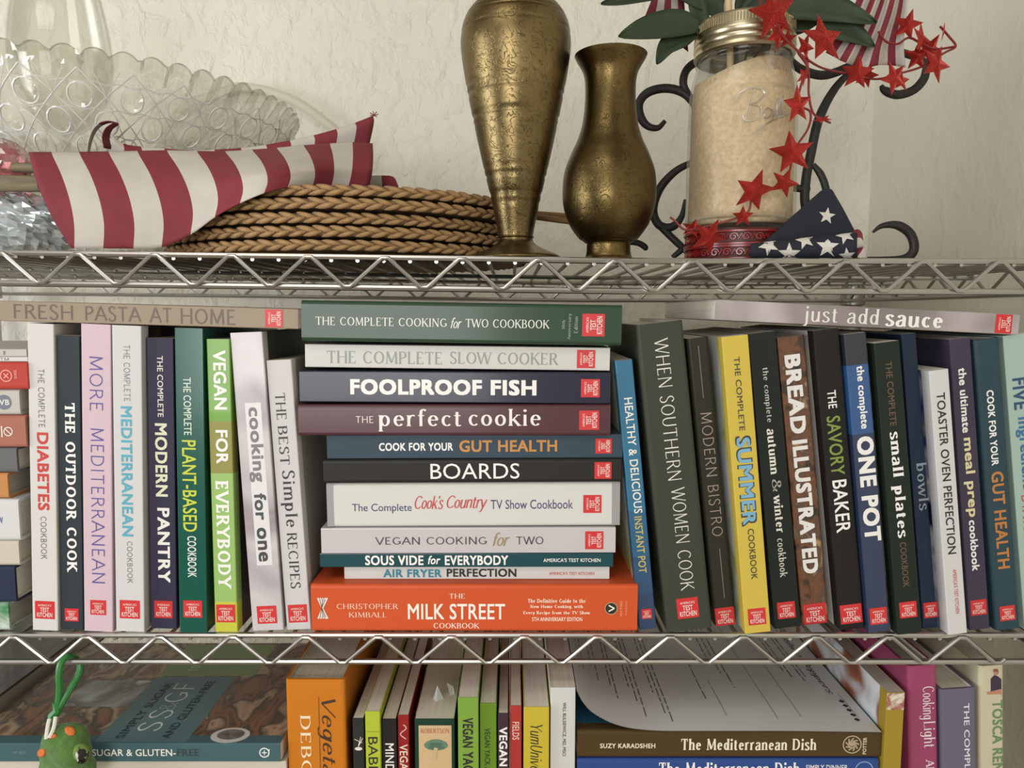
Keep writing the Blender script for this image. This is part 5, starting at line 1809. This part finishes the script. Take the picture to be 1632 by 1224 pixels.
# embossed script on the front of the glass
mb = MB()
def emb(lst, r_=.0007):
    pts = []
    for q in spline([(a, b) for a, b in lst], 5):
        s_ = (q[0] - 1181) * jk
        pts.append(on_cyl(83.6 * jk, s_, (J0 - q[1]) * jk))
    mb.tube(pts, r_, 5)
emb([(1144, 175), (1152, 164), (1168, 158), (1182, 160), (1187, 168), (1178, 178), (1166, 182), (1180, 184), (1184, 194), (1174, 205), (1160, 204), (1157, 196)])
emb([(1172, 160), (1168, 182), (1163, 204)])
emb([(1200, 190), (1193, 187), (1188, 195), (1192, 202), (1199, 196), (1202, 188), (1202, 200)])
emb([(1202, 200), (1210, 186), (1214, 172), (1209, 176), (1209, 198)])
emb([(1209, 198), (1219, 182), (1223, 168), (1218, 172), (1218, 192), (1226, 190)])
emb([(1172, 224), (1186, 214), (1204, 203), (1225, 194), (1242, 188)], .0009)
mb.build('embossed_script', EMB, jar, True)

# stick flags standing in the sand
def jw(px, py, Y):
    return P(px, py, Y)
STICK = mat('pale_stick', (206, 180, 138), .6)
gs = 'little stick flags standing in the jar'
def stick_flag(label, stick, cols, mats_, seq, rad=.0026):
    A = P(*stick[0])
    f = thing('stick_flag', label, 'flag', A, gs)
    mb = MB()
    mb.tube([P(*q) - A for q in stick], rad, 10)
    mb.build('stick', STICK, f, True)
    cloth('cloth', [[P(*q) for q in cc] for cc in cols], mats_, f, A, seq, per=2, thick=.0006)
    return f
# drooping striped flag at the right
cols = []
topx = [1378, 1388, 1398, 1405, 1412, 1419, 1426, 1433, 1438, 1443, 1447]
botx = [(1316, 84), (1328, 90), (1338, 96), (1348, 100), (1358, 104), (1368, 107), (1384, 108), (1399, 104), (1414, 104), (1428, 105), (1443, 108)]
midx = [(1340, 50), (1352, 52), (1362, 54), (1371, 56), (1379, 59), (1386, 66), (1394, 74), (1404, 72), (1416, 68), (1428, 66), (1440, 66)]
for i in range(11):
    Yo = .062 + .006 * math.sin(i * 1.7)
    cols.append([(topx[i], -30, Yo), ((topx[i] + midx[i][0]) / 2 + 2, (midx[i][1] - 30) / 2, Yo - .002), (midx[i][0], midx[i][1], Yo - .004), (botx[i][0], botx[i][1], Yo)])
stick_flag('striped stick flag drooping over the right of the jar', [(1196, 200, JY + .004), (1250, 20, .08), (1300, -120, .075)], cols, [CR, CW], [i % 2 for i in range(10)])
cols = [[(1046 + 9 * i, -40, .104), (1040 + 10 * i, -6, .100), (1027 + 14 * i, 28 + 11 * i, .104)] for i in range(6)]
stick_flag('striped stick flag behind the leaves left of the jar', [(1172, 190, JY - .004), (1158, 10, .083), (1144, -130, .092)], cols, [CR, CW], [i % 2 for i in range(5)])
cols = [[(1128, -40, .096), (1130, 0, .092), (1136, 44, .092)], [(1146, -40, .090), (1147, 0, .086), (1148, 46, .086)], [(1166, -40, .096), (1164, 0, .092), (1160, 40, .094)]]
stick_flag('navy stick flag hanging in the jar mouth beside the pale stick', [(1166, 180, JY - .012), (1162, 40, .066), (1157, -130, .062)], cols, [CN], [0, 0], .0030)

# leafy sprig
LEAF = mat('leaf_green', (40, 56, 30), .6, var=.25, vscale=40)
sprig = thing('leaf_sprig', 'dark green artificial leafy sprig standing in the jar', 'leaves', (jx, JY, jz + .19))
sb = sprig.location.copy()
def leaf(pts, Y0, Y1, w, fold=.12):
    """pts: pixel centre line from stalk to tip; w: half width in px"""
    n = 10
    cl_ = spline([(a, b) for a, b in pts], 6)
    m = len(cl_)
    vs_, fs_ = [], []
    for i, q in enumerate(cl_):
        t = i / (m - 1)
        a = cl_[max(0, i - 1)]
        b = cl_[min(m - 1, i + 1)]
        d = (b - a).normalized()
        nx, ny = -d[1], d[0]
        ww = w * (math.sin(PI * min(1, t ** .8)) ** .75) + .6
        Yc = Y0 + (Y1 - Y0) * t
        for s_ in (-1, -.5, 0, .5, 1):
            vs_.append(P(q[0] + nx * ww * s_, q[1] + ny * ww * s_, Yc - fold * .02 * abs(s_)) - sb)
    for i in range(m - 1):
        for s_ in range(4):
            fs_.append((i * 5 + s_, i * 5 + s_ + 1, (i + 1) * 5 + s_ + 1, (i + 1) * 5 + s_))
    mb = MB()
    mb.add(vs_, fs_)
    o = mb.build('leaf', LEAF, sprig, 'all')
    s_ = o.modifiers.new('thick', 'SOLIDIFY')
    s_.thickness = .0006
    return o
leaf([(1118, 44), (1080, 36), (1030, 44), (986, 58)], .07, .055, 22)
leaf([(1112, 52), (1090, 56), (1064, 72), (1047, 102)], .075, .07, 17)
leaf([(1060, -8), (1020, -6), (985, 0), (958, 6)], .07, .06, 9)
leaf([(1122, 40), (1116, 20), (1110, -10), (1112, -50)], .08, .085, 15)
leaf([(1196, 40), (1190, 15), (1192, -10), (1204, -50)], .085, .09, 18)
leaf([(1225, 20), (1270, 4), (1330, 12), (1398, 36)], .055, .045, 27)
leaf([(1300, 50), (1330, 42), (1362, 52), (1394, 74)], .058, .050, 20)
leaf([(1238, 50), (1262, 44), (1290, 34), (1320, 22)], .07, .066, 13)
leaf([(1160, 30), (1130, 0), (1090, -20), (1060, -60)], .085, .08, 20)
leaf([(1180, 30), (1220, 0), (1280, -20), (1350, -40)], .085, .07, 22)
mb = MB()
for cc in ([(1176, 130, JY), (1165, 60, JY), (1118, 44, .07)], [(1180, 130, JY), (1200, 50, JY), (1225, 20, .055)], [(1178, 130, JY), (1172, 50, JY), (1160, 20, .085), (1120, -20, .085), (1060, -8, .07)], [(1180, 130, JY), (1230, 56, .07), (1300, 50, .058)], [(1176, 120, JY), (1150, 50, .078), (1112, 52, .075)]):
    mb.tube(spline([P(*q) - sb for q in cc], 5), .0011, 5)
mb.build('stem', mat('stem_green', (58, 62, 38), .6), sprig, True)

# ---- wrought iron stand behind the jar
IRON = mat('black_iron', (30, 28, 26), .5, var=.2, vscale=80, bump=.2, bscale=300)
IY = .150
ir = thing('iron_scroll_stand', 'black wrought iron scroll stand behind the sand jar', 'stand', (P(1190, 400, IY).x, IY, top(.3)))
ib = ir.location.copy()
def scrollbar(lst, w0=4.5, w1=6.5, w2=3.5, Y=IY):
    pts = spline([(a, b) for a, b in lst], 7)
    n = len(pts)
    rs = []
    kq = PS(Y, 200)
    for i in range(n):
        t = i / (n - 1)
        w = interp([(0, w0), (.25, w1), (.75, w1), (1, w2)], t)
        rs.append(w * kq)
    mb = MB()
    mb.tube([P(q[0], q[1], Y) - ib for q in pts], rs, 10, flat=.8)
    return mb.build('scroll_bar', IRON, ir, True)
scrollbar([(1060, 193), (1048, 204), (1031, 200), (1020, 184), (1019, 164), (1032, 148), (1056, 141), (1080, 144), (1099, 156), (1112, 180), (1120, 240), (1118, 300)], 3.5, 7, 5)
scrollbar([(1099, 154), (1089, 134), (1094, 112), (1112, 98), (1140, 92)], 5, 6.5, 5)
scrollbar([(1112, 255), (1078, 272), (1052, 300), (1041, 334), (1050, 358), (1070, 362), (1086, 346), (1092, 318)], 5, 7, 2.5)
scrollbar([(1042, 350), (1066, 374), (1098, 404)], 5, 6, 5)
scrollbar([(1000, 387), (1016, 387), (1028, 394), (1027, 399)], 3, 5, 2)
scrollbar([(1114, 380), (1092, 394), (1072, 410)], 5, 5, 4)
scrollbar([(1255, 92), (1276, 110), (1310, 120), (1345, 110), (1372, 92)], 6, 7, 5)
scrollbar([(1362, 108), (1330, 142), (1305, 190), (1292, 246), (1284, 290), (1284, 330), (1300, 380), (1310, 412)], 5, 7.5, 5)
scrollbar([(1296, 262), (1310, 282), (1318, 312), (1316, 350)], 4, 6, 5)
scrollbar([(1240, 300), (1268, 300), (1290, 303)], 5, 6, 5)
scrollbar([(1477, 106), (1472, 126), (1455, 144), (1430, 151), (1410, 144), (1404, 136)], 6, 7, 3)
scrollbar([(1372, 92), (1420, 82), (1462, 92), (1478, 106)], 5, 6, 6)
scrollbar([(1391, 370), (1406, 360), (1430, 359), (1450, 372), (1457, 392), (1452, 406), (1436, 414), (1400, 416), (1330, 414), (1310, 412)], 2, 7.5, 5, Y=IY)
scrollbar([(1098, 404), (1150, 412), (1230, 414), (1310, 412)], 5, 5, 5)
scrollbar([(1120, 300), (1150, 296), (1240, 300)], 5, 5, 5)
scrollbar([(1140, 92), (1190, 88), (1255, 92)], 5, 5, 5)

# ---- navy starred flag folded at the right
nbase = P(1290, 412, .02)
nbase = Vector((nbase.x, .02, top(nbase.x)))
nf = thing('starred_flag', 'navy flag with white stars folded into a triangle beside the jar', 'flag', nbase)
def prism(name, poly_px, Yf, thick, m, smooth=True):
    pts = [P(a, b, Yf(a)) for a, b in poly_px]
    mb = MB()
    n = len(pts)
    fr = [v - nbase for v in pts]
    bk = [v - nbase + Vector((0, thick, 0)) for v in pts]
    mb.add(fr + bk, [tuple(range(n)), tuple(range(2 * n - 1, n - 1, -1))] + [(i, n + i, n + (i + 1) % n, (i + 1) % n) for i in range(n)])
    o = mb.build(name, m, nf)
    bv = o.modifiers.new('bevel', 'BEVEL')
    bv.width = .0022
    bv.segments = 3
    return o
yf = lambda a: .014 + (a - 1200) / 160 * .012
prism('triangle_fold', [(1206, 392), (1220, 386), (1312, 304), (1318, 299), (1327, 301), (1345, 332), (1366, 372), (1368, 396)], yf, .011, CN)
# front roll: a rounded bolster of cloth
sec_n = 9
cols = []
def roll_pt(t, q, lift=0.0):
    """t along the roll (0..1), q around its front (0 top .. 1 bottom)"""
    a = 1196 + (1366 - 1196) * t
    yt = 388 - 18 * t
    yb = 411
    an = -PI * .42 + PI * .84 * q
    py = (yt + yb) / 2 + (yb - yt) / 2 * math.sin(an) / math.sin(PI * .42)
    Yq = .014 - (.006 + .004 * t + lift) * math.cos(an)
    return P(a, py, Yq)
mb = MB()
NT, NQ = 24, 10
mb.add([roll_pt(i / NT, j / NQ) - nbase for i in range(NT + 1) for j in range(NQ + 1)], [(i * (NQ + 1) + j, i * (NQ + 1) + j + 1, (i + 1) * (NQ + 1) + j + 1, (i + 1) * (NQ + 1) + j) for i in range(NT) for j in range(NQ)])
o = mb.build('front_roll', CN, nf, 'all')
s_ = o.modifiers.new('thick', 'SOLIDIFY')
s_.thickness = .002
s_.offset = -1
def star_pts(cx, cy, r, rot=0.0, ri=.42, sq=1.0):
    out = []
    for i in range(10):
        a = PI / 2 + rot + i * PI / 5
        rr_ = r if i % 2 == 0 else r * ri
        out.append((cx + rr_ * math.cos(a), cy - rr_ * math.sin(a) * sq))
    return out
mb = MB()
sp = star_pts(1318, 344, 14, -.15)
vs_ = [P(a, b, yf(a) - .0004) - nbase for a, b in sp]
mb.add(vs_ + [P(1318, 344, yf(1318) - .0004) - nbase], [(i, (i + 1) % 10, 10) for i in range(10)])
for cx_, cy_, r, rot in ((1225, 391, 17, .5), (1258, 405, 19, .0), (1283, 382, 16, .3), (1319, 393, 19, -.05), (1347, 374, 16, .4), (1350, 408, 14, .1)):
    sp = star_pts(cx_, cy_, r, rot)
    ctr = (cx_, cy_)
    def onroll(a, b):
        t = (a - 1196) / 170.0
        yt, yb = 388 - 18 * t, 411
        sn = ((b - (yt + yb) / 2) / ((yb - yt) / 2)) * math.sin(PI * .42)
        sn = max(-.97, min(.97, sn))
        an = math.asin(sn)
        q = (an + PI * .42) / (PI * .84)
        if q < 0 or q > 1:
            q = max(0, min(1, q))
        return roll_pt(max(0, min(1, t)), q, .0009) - nbase
    vs_ = [onroll(a, b) for a, b in sp]
    mids = [onroll((a + cx_) / 2, (b + cy_) / 2) for a, b in sp]
    mb.add(vs_ + mids + [onroll(*ctr)], [(i, (i + 1) % 10, 10 + (i + 1) % 10, 10 + i) for i in range(10)] + [(10 + i, 10 + (i + 1) % 10, 20) for i in range(10)])
mb.build('printed_stars', mat('star_white', (206, 202, 194), .8), nf)
cols = [[P(1360, 368, .016), P(1368, 366, .012), P(1374, 376, .014), P(1366, 392, .016)], [P(1362, 380, .010), P(1372, 380, .008), P(1376, 394, .010), P(1366, 410, .010)], [P(1364, 396, .010), P(1376, 394, .010), P(1381, 402, .012), P(1382, 411, .012)]]
cloth('striped_end', cols, [CR, CW], nf, nbase, [0, 1], per=3)

# ---- red star garland
FOIL = bpy.data.materials.new('red_foil')
FOIL.use_nodes = True
nt = FOIL.node_tree
fb_ = nt.nodes['Principled BSDF']
fb_.inputs['Base Color'].default_value = lin((228, 80, 70))
fb_.inputs['Metallic'].default_value = .85
fb_.inputs['Roughness'].default_value = .26
tc = nt.nodes.new('ShaderNodeTexCoord')
vo = nt.nodes.new('ShaderNodeTexVoronoi')
vo.inputs['Scale'].default_value = 22
nt.links.new(tc.outputs['Object'], vo.inputs['Vector'])
bp = nt.nodes.new('ShaderNodeBump')
bp.inputs['Strength'].default_value = .7
bp.inputs['Distance'].default_value = .02
nt.links.new(vo.outputs['Distance'], bp.inputs['Height'])
nt.links.new(bp.outputs['Normal'], fb_.inputs['Normal'])
gar = thing('star_garland', 'red foil star garland on wire wound over the jar', 'garland', (jx, .02, jz))
gb_ = gar.location.copy()
GWIRE = mat('garland_wire', (120, 34, 32), .45)
path1 = [(1204, -40, .03), (1214, 10, .026), (1232, 30, .024), (1252, 62, .020), (1274, 84, .020), (1287, 108, .022), (1277, 135, .018), (1272, 166, .016), (1291, 178, .018), (1288, 205, .016), (1266, 240, .014), (1254, 285, .014), (1225, 302, .014), (1200, 310, .016), (1192, 338, .018), (1160, 352, .020), (1120, 362, .022), (1092, 366, .022), (1076, 352, .022), (1068, 346, .022)]
path2 = [(1262, 70, .020), (1278, 88, .026), (1310, 108, .034), (1350, 117, .040), (1396, 126, .044), (1430, 118, .046), (1470, 106, .048), (1506, 84, .046), (1523, 74, .046), (1512, 58, .046), (1498, 42, .046)]
path3 = [(1272, 84, .024), (1288, 110, .028), (1289, 150, .030), (1296, 180, .034), (1312, 190, .036), (1324, 196, .036)]
path4 = [(1400, 50, .05), (1412, 66, .048), (1430, 70, .046), (1448, 60, .046), (1466, 68, .046), (1490, 78, .046), (1523, 74, .046)]
for pth in (path1, path2, path3, path4):
    mb = MB()
    mb.tube(spline([P(*q) - gb_ for q in pth], 6), .0010, 5)
    mb.build('wire', GWIRE, gar, True)
mb = MB()
sv = star_pts(0, 0, 1.0, 0, .44)
vs_ = [(a, .0, -b) for a, b in sv] + [(0, -.34, 0), (0, .10, 0)]
mb.add(vs_, [(i, (i + 1) % 10, 10) for i in range(10)] + [((i + 1) % 10, i, 11) for i in range(10)])
so = mb.build('star', FOIL)
star_me = so.data
bpy.data.objects.remove(so)
srnd = random.Random(5)
for (a, b, r, rot, Y, rx, rz) in ((1232, 20, 42, -.25, .022, .1, -.1), (1312, 62, 42, -.1, .030, -.35, .1), (1271, 167, 31, -.2, .010, .0, .15), (1262, 243, 37, -.12, .008, .1, -.1), (1202, 304, 36, .15, .006, .25, .1),
        (1250, 291, 25, .4, .010, -.2, .3), (1184, 345, 18, 0, .014, 0, 0), (1130, 378, 32, .35, .016, .3, .3), (1283, 74, 22, .3, .030, .3, .7), (1286, 97, 18, .9, .032, -.2, .8), (1281, 121, 17, .2, .026, .2, .9),
        (1366, 116, 27, .1, .036, 0, .1), (1381, 120, 20, .5, .044, .2, -.5), (1425, 124, 28, .7, .040, .35, .2), (1436, 128, 19, .1, .048, 0, .5), (1446, 40, 24, .2, .046, .1, -.3), (1468, 62, 29, .1, .046, 0, .4),
        (1482, 78, 26, .5, .050, .2, .2), (1492, 102, 31, .35, .044, .15, .1), (1462, 90, 24, .0, .052, 0, -.2), (1310, 190, 17, .1, .034, 1.25, .4), (1240, 56, 23, .5, .024, .2, .6), (1104, 364, 20, .2, .026, 1.0, .2), (1503, 50, 16, .3, .046, .2, 1.1), (1255, 62, 15, .1, .022, .4, -.6)):
    o = link_mesh('star', star_me, gar, P(a, b, Y) - gb_)
    s_ = r * PS(Y, 200)
    o.scale = (s_, s_ * .5, s_)
    o.rotation_euler = (rx + srnd.uniform(-.25, .25), rot, rz + srnd.uniform(-.3, .3))
